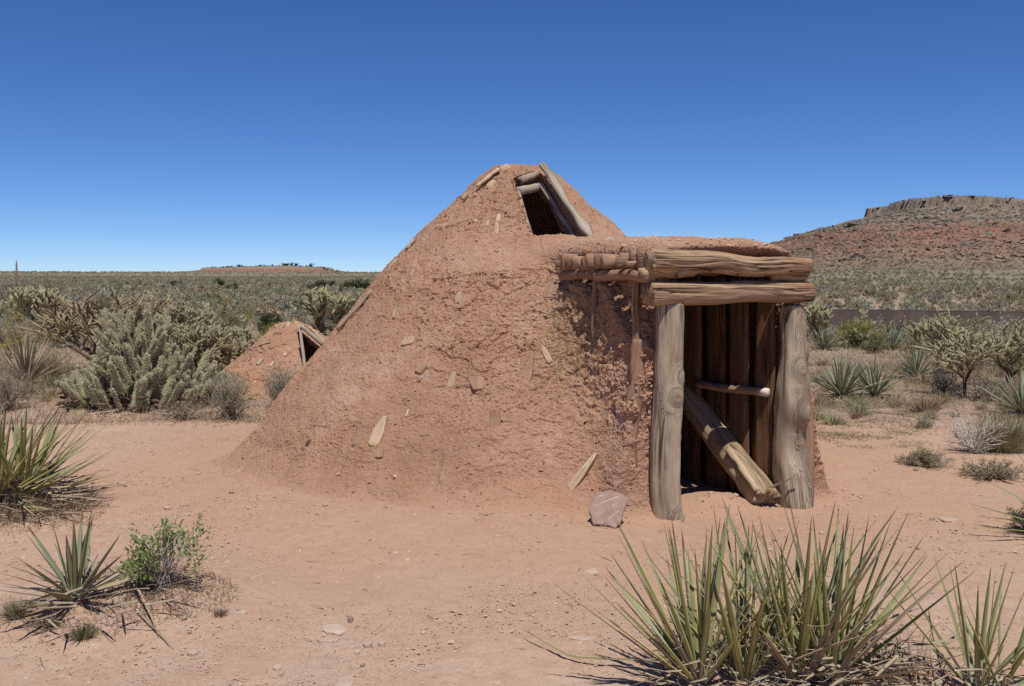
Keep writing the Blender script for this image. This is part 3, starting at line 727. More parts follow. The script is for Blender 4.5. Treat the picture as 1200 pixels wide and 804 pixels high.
# --- chips of wood and bark bedded in the plaster
def chip(name, px, py, wpx, hpx, ang, mat, th=.012, proud=.006, point=.6, seed=0, parent=lodge, tilt=0.0):
    p, n = hit(px, py)
    dist = p.y; w, h = wpx * dist / F, hpx * dist / F
    nn = Vector((0, 0, 0))
    for dx in (-6, 0, 6):
        for dy in (-6, 0, 6):
            q_, n_ = hit(px + dx, py + dy)
            if q_ is not None and (q_ - p).length < .4: nn += n_
    n = nn.normalized()
    if n.dot(ray(px, py)) > 0: n = -n
    upv = (Vector((0, 0, 1)) - n * n.z).normalized(); h = h / max(.45, upv.cross(ray(px, py).normalized()).length); rt = upv.cross(n).normalized()
    c, s_ = math.cos(R(ang)), math.sin(R(ang)); U = upv * c + rt * s_; X = rt * c - upv * s_
    rs = np.random.RandomState(seed + 17); m = 10; A = []
    for k in range(m):
        t = k / m * 2 * HP; x = math.copysign(abs(math.cos(t)) ** .4, math.cos(t)); y = math.copysign(abs(math.sin(t)) ** .4, math.sin(t))
        x *= (1 - point * max(0, y) ** 1.5) * rs.uniform(.82, 1.08); y *= rs.uniform(.85, 1.08); A.append((x * w / 2, y * h / 2))
    V_ = []; G_ = []
    for lay, (sc, hh) in enumerate(((1.0, -.03), (1.0, proud), (.9, proud + th * .6))):
        for (x, y) in A:
            V_.append(p + X * x * sc + U * y * sc + n * (hh + tilt * y)); G_.append((x + seed, hh + seed * .3, y + seed))
    V_.append(p + n * (proud + th * .7)); G_.append((seed, seed * .3, seed))
    Q_ = [(l * m + k, l * m + (k + 1) % m, (l + 1) * m + (k + 1) % m, (l + 1) * m + k) for l in (0, 1) for k in range(m)]
    T_ = [(3 * m, 2 * m + k, 2 * m + (k + 1) % m) for k in range(m)]
    a = Acc(); a.add(np.array(V_), Q_, T_, 0, np.array(G_)); return put(name, a, mat, parent, False)
chips = [(445, 506, 15, 38, 12, W_PALE, .55), (478, 400, 18, 11, -20, W_PALE, .1), (584, 257, 6, 12, 10, W_PALE, .2), (582, 268, 6, 14, -5, W_PALE, .2),
         (576, 216, 11, 9, 30, W_PALE, .2), (592, 197, 13, 8, -40, W_PALE, .2), (538, 350, 11, 18, -12, W_SPLIT, .6), (463, 367, 4, 15, -14, W_SPLIT, .4), (482, 365, 3, 7, 0, W_SPLIT, .3),
         (530, 445, 9, 22, 12, W_SPLIT, .5), (616, 437, 18, 44, 4, W_RED, .15), (580, 493, 15, 26, 2, W_RED, .1), (479, 329, 9, 6, 20, W_SPLIT, .4), (502, 291, 8, 4, 30, W_SPLIT, .4),
         (557, 259, 7, 5, 20, W_SPLIT, .3), (494, 432, 11, 14, 40, W_RED, .3), (560, 449, 17, 16, 0, W_RED, .0), (572, 262, 5, 8, 0, W_SPLIT, .3),
         (478, 484, 3, 10, 0, W_PALE, .3), (415, 497, 8, 5, 50, W_RED, .3), (362, 519, 7, 9, 40, W_DARK, .3), (445, 531, 10, 12, -5, W_RED, .2),
         (646, 340, 16, 20, 10, W_RED, .1), (640, 415, 8, 22, -14, W_SPLIT, .6), (463, 559, 5, 4, 0, W_PALE, .3), (397, 556, 5, 4, 30, W_SPLIT, .3)]
for k, (px, py, w, h, an, mt, pt) in enumerate(chips): chip('wood_chip', px, py, w, h, an, mt, point=pt, seed=k, proud=(.016 if w * h > 300 and mt is W_PALE else .007), th=.008)
# long edge slabs along the silhouette
def edge_slab(q0, q1, w, mat, seed):
    P = [hit_cone(*q) for q in (q0, q1)]; nn = Vector((-.7, -.35, .62)).normalized()
    d = (P[1] - P[0]).normalized(); put('edge_slab', slab(P[0] + nn * .012, P[1] + nn * .012, d.cross(nn), w, .014, seed, 12, .3, .01), mat, lodge)
edge_slab((437, 342), (396, 388), .05, W_SPLIT, 201); edge_slab((586, 199), (560, 220), .06, W_PALE, 202); edge_slab((487, 282), (478, 293), .05, W_SPLIT, 203); edge_slab((466, 306), (454, 321), .04, W_SPLIT, 204); edge_slab((548, 229), (543, 235), .04, W_SPLIT, 205)

# things leaning on the lodge
def flat_stone(name, label, p, nrm, outline, th, mat, ang=0, group=None, jig=.06, seed=1, cat='stone'):
    rj = np.random.RandomState(seed + 50); oo = []
    for k in range(len(outline)):
        a_, b_ = outline[k], outline[(k + 1) % len(outline)]
        for q in (0, .33, .66): oo.append((a_[0] + (b_[0] - a_[0]) * q + rj.normal() * .02 * abs(b_[1] - a_[1]) , a_[1] + (b_[1] - a_[1]) * q + rj.normal() * .02 * abs(b_[0] - a_[0])))
    outline = oo
    n = Vector(nrm).normalized(); X = Vector((1, 0, 0)); X = (X - n * X.dot(n)).normalized(); U = n.cross(X)
    c, s_ = math.cos(ang), math.sin(ang); rs = np.random.RandomState(seed); m = len(outline); V_ = []
    for sc, hh in ((.9, 0), (1, th * .35), (1.0, th * .8), (.94, th)):
        for (x, y) in outline:
            j = 1 + rs.uniform(-jig, jig) * .4; V_.append(p + (X * (x * c - y * s_) + U * (x * s_ + y * c)) * sc * j + n * hh)
    V_.append(p); V_.append(p + n * th)
    Q_ = [(l * m + k, l * m + (k + 1) % m, (l + 1) * m + (k + 1) % m, (l + 1) * m + k) for l in range(3) for k in range(m)]
    T_ = [(4 * m, (k + 1) % m, k) for k in range(m)] + [(4 * m + 1, 3 * m + k, 3 * m + (k + 1) % m) for k in range(m)]
    a = Acc(); a.add(np.array([tuple(v) for v in V_]), Q_, T_); o = put(name, a, mat, None, False); return tag(o, label, cat, group), X, U, n
bs = gp(712, 616); p = at(713, 597, bs.y + .06)
nn = Vector((-.12, -.72, .62)).normalized()
so, X, U, n = flat_stone('leaning_slab', 'pinkish stone slab with white veins leaning against the mud wall', p, nn,
    [(-.10, -.115), (-.02, -.12), (.035, -.15), (.08, -.09), (.10, -.02), (.125, .04), (.10, .09), (.02, .12), (-.07, .115), (-.10, .06), (-.125, -.02)], .03, STONE, 0, None, .06, 5)
def vein(pts, w, seed):
    rs = np.random.RandomState(seed); V_ = []; Q_ = []
    c = p + n * .0315
    for i, (x, y) in enumerate(pts):
        for sgn in (-1, 1): V_.append(c + X * x + U * (y + sgn * w * rs.uniform(.2, 1)))
    for i in range(len(pts) - 1): Q_.append((2 * i, 2 * i + 2, 2 * i + 3, 2 * i + 1))
    a = Acc(); a.add(np.array([tuple(v) for v in V_]), Q_); link('vein', a.mesh('vein', VEIN, False, so.location), so)
vein([(-.085 + .014 * i, .012 + .0052 * i + .003 * (i % 2)) for i in range(12)], .0035, 1); vein([(-.005 + .012 * i, -.085 + .0095 * i) for i in range(7)], .003, 2); vein([(-.055 + .012 * i, .08 + .002 * i) for i in range(5)], .0025, 3); vein([(.02 + .01 * i, .005 + .004 * i) for i in range(5)], .002, 4)
pa, _ = hit(668, 583); pb, _ = hit(696, 530); nf = Vector((-.1, -.75, .6)).normalized()
bk = root('leaning_stick', 'thin pale split wood stick leaning on the mud wall above the slab', 'stick', pa + nf * .02)
dd_ = (pb - pa).normalized()
chip('stick_body', 682, 557, 11, 62, 28, W_PALE, .008, .03, .55, 91, bk)

# ------------------------------------------------------------------ the small earth hut behind
HX, HYY = at(345, 400, 13.6).x, 13.6; HG = g1(HX, HYY)
hut = root('earth_hut', 'small red mud covered hut with a triangular timber framed opening', 'earth hut', (HX, HYY, HG))
HTOP = at(352, 379, 13.6).z - HG
OP = [Vector(at(352, 385, 13.3)), Vector(at(378, 404, 13.15)), Vector(at(381, 445, 13.1)), Vector(at(358, 432, 12.85))]
def hut_f(x, y, z):
    r = np.sqrt((x - HX) ** 2 + ((y - HYY) * .95) ** 2)
    rr = np.interp(z, [-.2, 0, .15, .35, .6, .8, .93, HTOP, HTOP + .15], [1.35, 1.18, 1.08, .88, .58, .33, .17, .05, 0])
    body = (r - rr) * .75
    hpv = None; n = Vector((.45, -.80, .40)).normalized(); c = sum(OP, Vector()) / 4
    for k in range(4):
        a_, b_ = OP[k], OP[(k + 1) % 4]; nn_ = (b_ - a_).cross(n).normalized()
        if nn_.dot(c - a_) > 0: nn_ = -nn_
        d_ = (x - a_.x) * nn_.x + (y - a_.y) * nn_.y + (z + HG - a_.z) * nn_.z; hpv = d_ if hpv is None else np.maximum(hpv, d_)
    dn_ = (x - c.x) * n.x + (y - c.y) * n.y + (z + HG - c.z) * n.z
    hol = np.maximum((r - (rr - .17)) * .75, np.maximum(z - HTOP + .2, -z - .1))
    return np.maximum(body, -np.minimum(hol, np.maximum(hpv, np.maximum(dn_ - .7, -.6 - dn_))))
V, Q = surface_nets(hut_f, (HX - 1.4, HYY - 1.45, -.12), (HX + 1.4, HYY + 1.45, HTOP + .2), .026); V[:, 2] += HG
N = vnorm(V, Q)
if np.einsum('ij,ij->i', N, np.stack([V[:, 0] - HX, V[:, 1] - HYY, np.full(len(V), .4)], 1)).mean() < 0: Q = Q[:, ::-1]; N = -N
V = V + N * (.05 * fbm(V * 2.5, 2, 181) + .03 * np.maximum(.5 - worley(V * 7, 2), -.1) + .012 * fbm(V * 16, 2, 183))[:, None]
V, Q = subdivide(V, Q); N = vnorm(V, Q); V = V + N * (.018 * np.maximum(.5 - worley(V * 13, 4), -.1) + .016 * np.maximum(.48 - worley(V * 27, 6), -.1) - .014 * sst(.25, .45, fbm(V * np.array([14, 14, 24]), 2, 188)) + .012 * fbm(V * 9, 3, 189))[:, None]
a = Acc(); a.add(V, Q); put('mud_cover', a, MUD, hut, False)
log('opening_post', at(351, 381, 12.95), at(358, 436, 12.75), .018, .022, W_BOARD, hut, 10, 12, .01, 301)
log('opening_post', at(353, 382, 12.92), at(379, 404, 12.85), .024, .030, W_BOARD, hut, 10, 12, .008, 302)
log('opening_post', at(362, 383, 13.0), at(381, 402, 13.0), .018, .02, W_PALE, hut, 8, 10, .008, 303)
BV2 = BVHTree.FromPolygons([tuple(q) for q in V], [tuple(q) for q in Q.tolist()])
_hit = hit
def hit(px, py):
    d = ray(px, py).normalized(); p, n, i, t = BV2.ray_cast(Vector((0, 0, CAMH)), d); return p, n
for k, (px, py, w, h, an) in enumerate([(331, 383, 4, 8, 15), (338, 381, 4, 7, 10), (321, 391, 3, 6, 0), (319, 427, 4, 7, 15), (310, 403, 16, 3, -25), (334, 416, 3, 4, 0), (305, 424, 6, 9, 20), (299, 448, 4, 4, 0), (347, 379, 7, 5, 0)]):
    try: chip('wood_chip', px, py, w, h, an, W_PALE if k % 2 else W_SPLIT, .012, .01, .3, 60 + k, hut)
    except Exception: pass
hit = _hit

# ------------------------------------------------------------------ mesa hills
def mesa_height(x, y, sd, top, base, seed, slope=60.0, cliff=5.0, wob=5.0, sag=None):
    P = V2(x, y, 1).reshape(-1, 3)
    n = fbm(P * .045, 3, seed).reshape(x.shape); n2 = fbm(P * .16, 3, seed + 4).reshape(x.shape); n3 = fbm(P * .5, 2, seed + 7).reshape(x.shape)
    s = sd + wob * n + wob * .5 * n2 + 1.3 * n3
    t_ = top + (0 if sag is None else sag)
    h = np.where(s < 0, t_ + .5 * n3 + .7 * n2, 0)
    cl_ = t_ - cliff * sst(0, 1.6, s)
    u = np.clip((s - 1.6) / slope, 0, 1.15); prof = (1 - u) ** 1.18 * (u < 1)
    tal = base + (t_ - cliff - base) * np.where(u < 1, np.maximum(1 - u, 0) ** 1.08, 0) - np.maximum(u - 1, 0) * 14
    # benches of harder rock
    zz = tal + 1.2 * n2
    step = 4.2; fr = (zz / step) % 1; led = (np.where(fr < .72, fr / .72 * .45, .45 + (fr - .72) / .28 * .55) - fr) * step
    mid = sst(.06, .2, u) * (1 - sst(.72, .95, u)) * np.clip(.45 + 1.1 * fbm(P * .03, 2, seed + 9).reshape(x.shape), 0, 1)
    tal = tal + 1.25 * led * mid + .5 * n3 + .8 * n2
    return np.where(s < 0, h, np.where(s < 1.6, np.minimum(cl_, t_ + .5), tal))

def m_mesa(name, zs, red=True):
    m = M(name, .95, .05); o = m.n('ShaderNodeNewGeometry').outputs['Position']; x, y, z = m.sep(o)
    zz = m.math('ADD', z, m.math('MULTIPLY', m.math('SUBTRACT', m.noise(o, .06, 5, .65), .5), zs * .38))
    zz = m.math('DIVIDE', zz, zs)
    c = m.ramp(zz, [(.12, (.21, .165, .115)), (.26, (.25, .17, .12)), (.40, (.265, .145, .104)), (.56, (.27, .125, .088)), (.68, (.255, .168, .125)), (.80, (.24, .19, .14)), (.93, (.235, .195, .15))])
    m2 = m.noise(m.mapv(o, (.12, .12, 1.3)), 1, 5, .7)
    c = m.mix(m.gray(m2, .5, .72), c, (.225, .115, .082) if red else (.25, .18, .13))
    c = m.mix(m.gray(m.noise(o, .45, 5, .75), .5, .68), c, (.28, .225, .17))
    c = m.mix(m.gray(m.noise(o, .8, 4, .75), .56, .68), c, (.135, .13, .08))
    m.col(c); m.nrm(m.bump(m.noise(o, 1.2, 5, .75), .8, .7)); return m.m

def grid_mesh(name, xs, ys, hf, mat, label):
    X_, Y_ = np.meshgrid(xs, ys); Z_ = hf(X_, Y_); nx, ny = len(xs), len(ys)
    V = np.stack([X_, Y_, Z_], -1).reshape(-1, 3); i = np.arange(ny - 1)[:, None] * nx; j = np.arange(nx - 1)[None]
    a = Acc(); a.add(V, np.stack([i + j, i + j + 1, i + nx + j + 1, i + nx + j], -1).reshape(-1, 4))
    o = link(name, a.mesh(name, mat)); tag(o, label, kind='structure'); return V
MESAM = m_mesa('mesa_rock', 36.0)
def mesa_z(x, y):
    return mesa_height(x, y, sd_mesa(x, y), 39.0 - np.minimum(.003 * (np.maximum(x, 176) - 190) ** 2, 9) - 1.6 * sst(186, 168, x), 2.2, 401, 118, 5.0 * (.22 + .78 * sst(162, 196, x)), 6)
xs = np.concatenate([np.arange(20, 345, .65), np.arange(320, 450, 3)]); ys = np.concatenate([np.arange(305, 560, .7), np.arange(560, 690, 4)])
MV = grid_mesh('mesa_hill', xs, ys, mesa_z, MESAM, 'red banded mesa with a grey cliff cap on the right')
FARM = m_mesa('far_mesa_rock', 30.0)
def far_z(x, y):
    qx = np.abs(x + 640) - 120; qy = np.abs(y - 2650) - 60
    sd = np.hypot(np.maximum(qx, 0), np.maximum(qy, 0)) + np.minimum(np.maximum(qx, qy), 0) - 30
    return mesa_height(x, y, sd, 23.5 + 5 * np.exp(-((x + 600) / 90) ** 2), 11.5, 421, 60, 5, 22)
FV = grid_mesh('far_mesa', np.arange(-930, -340, 3.0), np.arange(2480, 2860, 4.0), far_z, FARM, 'low flat mesa far off on the horizon')

# ------------------------------------------------------------------ plants
def shrub_acc(seed, H, Wd, stems=40, subs=160, leaves=1400, ll=.03, lw=.012, rt=.006, lumpy=.35, low=.05, leafup=.4, spread=.05, mi=(0, 1)):
    rg = np.random.default_rng(seed); az = rg.uniform(0, 6.283, stems); el = np.arcsin(rg.uniform(low, 1, stems) ** .8)
    d = np.stack([np.cos(az) * np.cos(el), np.sin(az) * np.cos(el), np.sin(el)], 1)
    f = 1 + lumpy * fbm(d * 1.8 + seed, 2, seed); f = f * rg.uniform(.75, 1.05, stems)
    tip = d * np.array([Wd / 2, Wd / 2, H]) * f[:, None]; b = rg.normal(size=(stems, 3)) * [Wd * .04, Wd * .04, 0]
    mid = b + (tip - b) * .5 + np.stack([0 * az, 0 * az, .08 * H * np.ones(stems)], 1) + rg.normal(size=(stems, 3)) * H * .04
    at_ = Acc(); v, t = twigs(b, mid, tip, rt); at_.add(v, T=t)
    k = rg.integers(0, stems, subs); tt = rg.uniform(.3, .95, subs)[:, None]
    s0 = np.where(tt < .5, b[k] + (mid[k] - b[k]) * tt * 2, mid[k] + (tip[k] - mid[k]) * (tt * 2 - 1))
    sd = unit(unit(tip[k] - b[k]) + rg.normal(size=(subs, 3)) * .7 + [0, 0, .3]); L = rg.uniform(.12, .32, (subs, 1)) * H
    s1 = s0 + sd * L; v, t = twigs(s0, (s0 + s1) / 2 + rg.normal(size=(subs, 3)) * L * .06, s1, rt * .5); at_.add(v, T=t)
    al = Acc()
    if leaves:
        k = rg.integers(0, subs, leaves); tt = rg.uniform(.2, 1.02, (leaves, 1))
        c = s0[k] + (s1[k] - s0[k]) * tt + rg.normal(size=(leaves, 3)) * spread * H
        c[:, 2] = np.maximum(c[:, 2], .01)
        v, q = leafq(c, sd[k] * .6 + rg.normal(size=(leaves, 3)) * .6 + [0, 0, leafup], rg.uniform(.6, 1.3, leaves) * ll, rg.uniform(.7, 1.2, leaves) * lw, rg); al.add(v, q)
    return at_, al

def shrub(name, label, loc, H, Wd, tm, lm, seed, group=None, cat='shrub', **kw):
    r = root(name, label, cat, loc, group); t, l = shrub_acc(seed, H, Wd, **kw)
    link('twigs', t.mesh('twigs', tm), r)
    if l.n: link('foliage', l.mesh('foliage', lm, False), r)
    return r

def tuft_acc(seed, H, Wd, n=260, w=.004, droop=.35, up=1.0):
    rg = np.random.default_rng(seed); az = rg.uniform(0, 6.283, n); th = np.abs(rg.normal(0, .55, n)) * up; th = np.minimum(th, 1.45)
    L = H * rg.uniform(.6, 1.1, n); rb = np.sqrt(rg.uniform(0, 1, n)) * Wd * .22
    P0 = np.stack([np.cos(az) * rb, np.sin(az) * rb, 0 * az], 1)
    d = np.stack([np.cos(az) * np.sin(th), np.sin(az) * np.sin(th), np.cos(th)], 1) + rg.normal(size=(n, 3)) * .12; d = unit(d)
    P1 = P0 + d * L[:, None] * .55; d2 = unit(d + np.stack([np.cos(az), np.sin(az), 0 * az], 1) * droop * rg.uniform(.2, 1.3, (n, 1)) - [0, 0, .15]); P2 = P1 + d2 * L[:, None] * .5
    P2[:, 2] = np.maximum(P2[:, 2], .01)
    a = Acc(); v, q, t = blades(P0, P1, P2, w, rg); a.add(v, q, t); return a
def tuft(name, label, loc, H, Wd, mat, seed, group=None, n=260, w=.004, cat='grass tuft', **kw):
    o = link(name, tuft_acc(seed, H, Wd, n, w, **kw).mesh(name, mat)); o.location = loc; return tag(o, label, cat, group)

# --- yuccas
def leaf_mesh(seed, bend, mat, nseg=9, wob=.02):
    """unit leaf: length 1 along Z, half width 1 in X (scaled), hollow face towards +Y"""
    rs = np.random.RandomState(seed); t = np.linspace(0, 1, nseg + 1)
    wd = np.interp(t, [0, .06, .3, .6, .85, .96, 1], [.85, .7, 1.0, .82, .42, .14, .03]); x0 = wob * np.cumsum(rs.normal(size=nseg + 1)) * .4
    yb = -bend * t ** 2
    V_ = []; G_ = []
    for i in range(nseg + 1):
        w = wd[i]
        for (sx, sy, gx, gy) in ((-1, .32, -1, 0), (0, -.28, 0, -1), (1, .32, 1, 0), (0, -.02, 0, 1)):
            V_.append((sx * w * .02 + x0[i] * .02 * 3, yb[i] + sy * w * .02, t[i] - .5 * bend * bend * t[i] ** 3 * .6)); G_.append((gx, gy, t[i] + 1e-4))
    i = np.arange(nseg)[:, None] * 4; j = np.arange(4)[None]; j2 = (j + 1) % 4
    Q_ = np.stack([i + j, i + j2, i + 4 + j2, i + 4 + j], -1).reshape(-1, 4)
    return np.array(V_), Q_, np.array(G_)
def leaf_basis(D, tw, rs):
    D = Vector(D).normalized(); upv = Vector((0, 0, 1)); Nn = upv - D * D.z
    if Nn.length < .05: Nn = Vector((-1, 0, 0))
    Nn.normalize(); X = Nn.cross(D).normalized(); c, s_ = math.cos(tw), math.sin(tw)
    X2 = X * c + Nn * s_; return Matrix((X2, D.cross(X2), D)).transposed()
LEAFV = {}
def leaf_set(key, mat, n=9, lo=-.02, hi=.22):
    if key not in LEAFV:
        LEAFV[key] = []
        for k in range(n):
            a = Acc(); v, q, g = leaf_mesh(k * 7 + len(LEAFV) * 100, lo + (hi - lo) * (k / (n - 1)) ** 1.5, mat); a.add(v, q, None, 0, g); LEAFV[key].append(a.mesh('leaf', mat))
    return LEAFV[key]
def yucca_dirs(n, rs, tmin=4, tmax=82, pw=.8):
    for k in range(n):
        f = (k + .5) / n; th = R(tmin + (tmax - tmin) * f ** pw) + rs.normal() * .09; az = k * 2.39996 + rs.normal() * .25
        yield f, az, th
def yucca_parts(r, heads, mat_key, mat, seed, wmul=1.0, rbase=.03):
    """heads: (dx, dy, n, L, tmax, lean vector)"""
    rs = np.random.RandomState(seed); ms = leaf_set(mat_key, mat)
    for (hx, hy, n, L, tmax, lean) in heads:
        for f, az, th in yucca_dirs(n, rs, 3, tmax):
            D = Vector((math.cos(az) * math.sin(th), math.sin(az) * math.sin(th), math.cos(th))) + Vector(lean); D.normalize()
            if D.z < .03: D.z = .03 + rs.uniform(0, .08)
            l = L * rs.uniform(.72, 1.08) * (1.0 if f > .15 else .85)
            dry = rs.uniform() < (.08 + .26 * f * f); o = link('leaf', (leaf_set(mat_key + '_dry', YUC_D) if dry else ms)[min(8, int(abs(rs.normal(0, 3.2))))], r)
            o.location = (hx + math.cos(az) * rbase, hy + math.sin(az) * rbase, .06 * (1 - f) + .01)
            B = leaf_basis(D, rs.normal() * .35, rs); wsc = wmul * rs.uniform(.8, 1.12)
            o.matrix_local = Matrix.Translation(o.location) @ B.to_4x4() @ Matrix.Diagonal((wsc, l * .9, l, 1))
def yucca_acc(n, L, w, seed, tmax=82, lean=(0, 0, 0), nseg=6, tmin=4):
    rs = np.random.RandomState(seed); a = Acc()
    for f, az, th in yucca_dirs(n, rs, tmin, tmax):
        D = Vector((math.cos(az) * math.sin(th), math.sin(az) * math.sin(th), math.cos(th))) + Vector(lean)
        D.normalize(); D.z = max(D.z, .02)
        v, q, g = leaf_mesh(rs.randint(999), abs(rs.normal(0, .08)), None, nseg); B = np.array(leaf_basis(D, rs.normal() * .3, rs)); l = L * rs.uniform(.7, 1.08)
        v = (v * np.array([w / .04, l, l])) @ B.T + np.array([math.cos(az) * .025, math.sin(az) * .025, .03]); a.add(v, q, None, 0, g)
    return a
def yucca(name, label, loc, n, L, w, seed, group=None, mat=None, tmax=80, dead=14, lean=(0, 0, 0)):
    r = root(name, label, 'yucca', loc, group); link('leaf_rosette', yucca_acc(n, L, w, seed, tmax, lean).mesh('leaf_rosette', mat or YUC_F), r)
    if dead: link('dead_leaves', yucca_acc(dead, L * .7, w * .8, seed + 3, 92, (0, 0, -.25), 5, 70).mesh('dead_leaves', YUC_D), r)
    return r
def dead_skirt(r, n, rad, L, seed, name='dead_leaves', mat=None, w=.022, cx=0, cy=0, zmax=.12):
    rs = np.random.RandomState(seed); a = Acc()
    for k in range(n):
        az = rs.uniform(0, 6.28); q0 = rad * math.sqrt(rs.uniform(0, 1)); D = Vector((math.cos(az + rs.normal() * .8), math.sin(az + rs.normal() * .8), rs.uniform(-.06, .22))).normalized()
        v, q, g = leaf_mesh(rs.randint(999), rs.normal() * .12, None, 6, .06); B = np.array(leaf_basis(D, rs.normal() * .8, rs)); l = L * rs.uniform(.35, 1.05)
        v = (v * np.array([w / .04, l, l])) @ B.T; x, y = cx + math.cos(az) * q0, cy + math.sin(az) * q0
        v += np.array([x, y, g1(r.location.x + x, r.location.y + y) - r.location.z + rs.uniform(.008, zmax)]); v[:, 2] = np.maximum(v[:, 2], -.02); a.add(v, q, None, 0, g)
    o = link(name, a.mesh(name, mat or YUC_D), r); o['kind'] = 'stuff'; return o
def dry_patch(r, n, rad, H, seed, mat, name='dry_grass', w=.003, cx=0, cy=0, flat=1.0):
    rg = np.random.default_rng(seed); az = rg.uniform(0, 6.28, n); q = np.sqrt(rg.uniform(0, 1, n)) * rad
    x, y = cx + np.cos(az) * q, cy + np.sin(az) * q * .8
    z = gz(x + r.location.x, y + r.location.y) - r.location.z; P0 = np.stack([x, y, z], 1); d = unit(rg.normal(size=(n, 3)) + [0, 0, 1.0 / flat]); d[:, 2] = np.abs(d[:, 2])
    L = H * rg.uniform(.4, 1.2, (n, 1)); P1 = P0 + d * L * .55; P2 = P1 + unit(d + rg.normal(size=(n, 3)) * .5 - [0, 0, .3]) * L * .5
    a = Acc(); v, qd, t = blades(P0, P1, P2, w, rg); a.add(v, qd, t); o = link(name, a.mesh(name, mat), r); o['kind'] = 'stuff'; return o
def fibres(r, n, rad, zr, seed):
    rg = np.random.default_rng(seed); a = Acc()
    for k in range(n):
        c = np.array([rg.normal() * rad, rg.normal() * rad * .6, rg.uniform(*zr)]); s_ = rg.uniform(.015, .05); ph = rg.uniform(0, 6.28); tt = np.linspace(0, rg.uniform(2, 5), 7)
        P = c + np.stack([np.cos(tt + ph) * s_, np.sin(tt * .7 + ph) * s_, np.sin(tt + ph) * s_ * rg.uniform(.4, 1.2)], 1) + np.linspace(0, 1, 7)[:, None] * rg.normal(size=3) * .03
        v, t = twigs(P[:-2], P[1:-1], P[2:], .0009); a.add(v, T=t)
    o = link('leaf_fibres', a.mesh('leaf_fibres', FIBRE), r); o['kind'] = 'stuff'

def local(r, px, py): q = gp(px, py); return q.x - r.location.x, q.y - r.location.y

# big foreground yucca
b = gp(905, 800); yA = root('yucca', 'large spiky yucca clump with fallen dead leaves in front of the lodge door', 'yucca', b)
hd = []
for (px, py, n, L, tm, lean) in ((818, 808, 44, .66, 56, (-.12, .02, .05)), (872, 804, 28, .60, 52, (.0, 0, .08)), (935, 802, 44, .67, 52, (.02, 0, .06)), (975, 804, 40, .68, 60, (.08, -.03, .05))):
    x, y = local(yA, px, py); hd.append((x, y, n, L, tm, lean))
yucca_parts(yA, hd, 'fore', YUC_A, 21, .62)
dead_skirt(yA, 230, .40, .26, 22, w=.011); dead_skirt(yA, 110, .26, .26, 23, 'dead_leaves', YUC_D, .014, .28, -.02, .2); dry_patch(yA, 700, .5, .08, 24, DRYB); fibres(yA, 130, .22, (.05, .42), 25)
def path_leaf(r, pts, w, mat, name='leaf', seed=0):
    P = np.array([tuple(q) for q in pts]); t = np.linspace(0, 1, len(P)); tt = np.linspace(0, 1, 14); P = np.stack([np.interp(tt, t, P[:, k]) for k in range(3)], 1)
    wd = w * np.interp(tt, [0, .1, .5, .85, 1], [1, 1, .85, .5, .08]); D = unit(np.gradient(P, axis=0)); S = unit(np.cross(D, [[0, 0, 1.]])); U = np.cross(S, D)
    V_ = []; G_ = []
    for i in range(14):
        for (sx, sy, gx) in ((-1, .3, -1), (0, -.3, 0), (1, .3, 1), (0, .05, 0)): V_.append(P[i] + S[i] * sx * wd[i] / 2 + U[i] * sy * wd[i] / 2); G_.append((gx, 0, tt[i] + 1e-4))
    i = np.arange(13)[:, None] * 4; j = np.arange(4)[None]; j2 = (j + 1) % 4
    a = Acc(); a.add(np.array(V_), np.stack([i + j, i + j2, i + 4 + j2, i + 4 + j], -1).reshape(-1, 4), None, 0, np.array(G_)); put(name, a, mat, r)
def off(px, py, h): return gp(px, py) + Vector((0, 0, h))
path_leaf(yA, [off(775, 790, .06), off(720, 783, .035), off(668, 776, .02), off(640, 764, .035), off(612, 750, .05)], .017, YUC_A)
path_leaf(yA, [at(786, 806, 3.9), at(790, 785, 3.9), at(803, 752, 3.92)], .030, W_PALE, 'broken_leaf')
path_leaf(yA, [off(1010, 790, .10), off(960, 797, .09), off(880, 800, .06), off(800, 800, .03)], .016, YUC_D)

b = gp(1150, 812); yB = root('yucca', 'upright young yucca with few tall blades beside dead stubs', 'yucca', b)
yucca_parts(yB, [(-.02, 0, 16, .56, 48, (0, 0, 0)), (.07, -.02, 9, .42, 60, (.1, 0, 0))], 'fore', YUC_A, 33, .58)
dead_skirt(yB, 70, .30, .22, 34, cx=-.12, w=.012); dry_patch(yB, 260, .36, .09, 35, DRYB, cx=-.12)
b = gp(1062, 800); st_ = root('dead_stubs', 'grey brown dead yucca stubs and bent dry leaves by the young yucca', 'dead plant', b)
rg = np.random.default_rng(5); a = Acc()
n = 34; P0 = np.stack([rg.normal(0, .10, n), rg.normal(0, .05, n), np.zeros(n)], 1); d = unit(rg.normal(size=(n, 3)) * .35 + [0, 0, 1]); L = rg.uniform(.08, .26, (n, 1))
v, t = twigs(P0, P0 + d * L * .5 + rg.normal(size=(n, 3)) * .01, P0 + d * L, rg.uniform(.004, .009, n)); a.add(v, T=t); link('stubs', a.mesh('stubs', DRYB), st_)['kind'] = 'stuff'
path_leaf(st_, [at(1098, 800, 3.95), at(1080, 768, 4.0), at(1060, 735, 4.05), at(1040, 712, 4.1)], .012, YUC_D)
path_leaf(st_, [at(1110, 812, 3.9), at(1101, 780, 3.92), at(1092, 745, 3.95), at(1088, 714, 3.98)], .014, YUC_A)

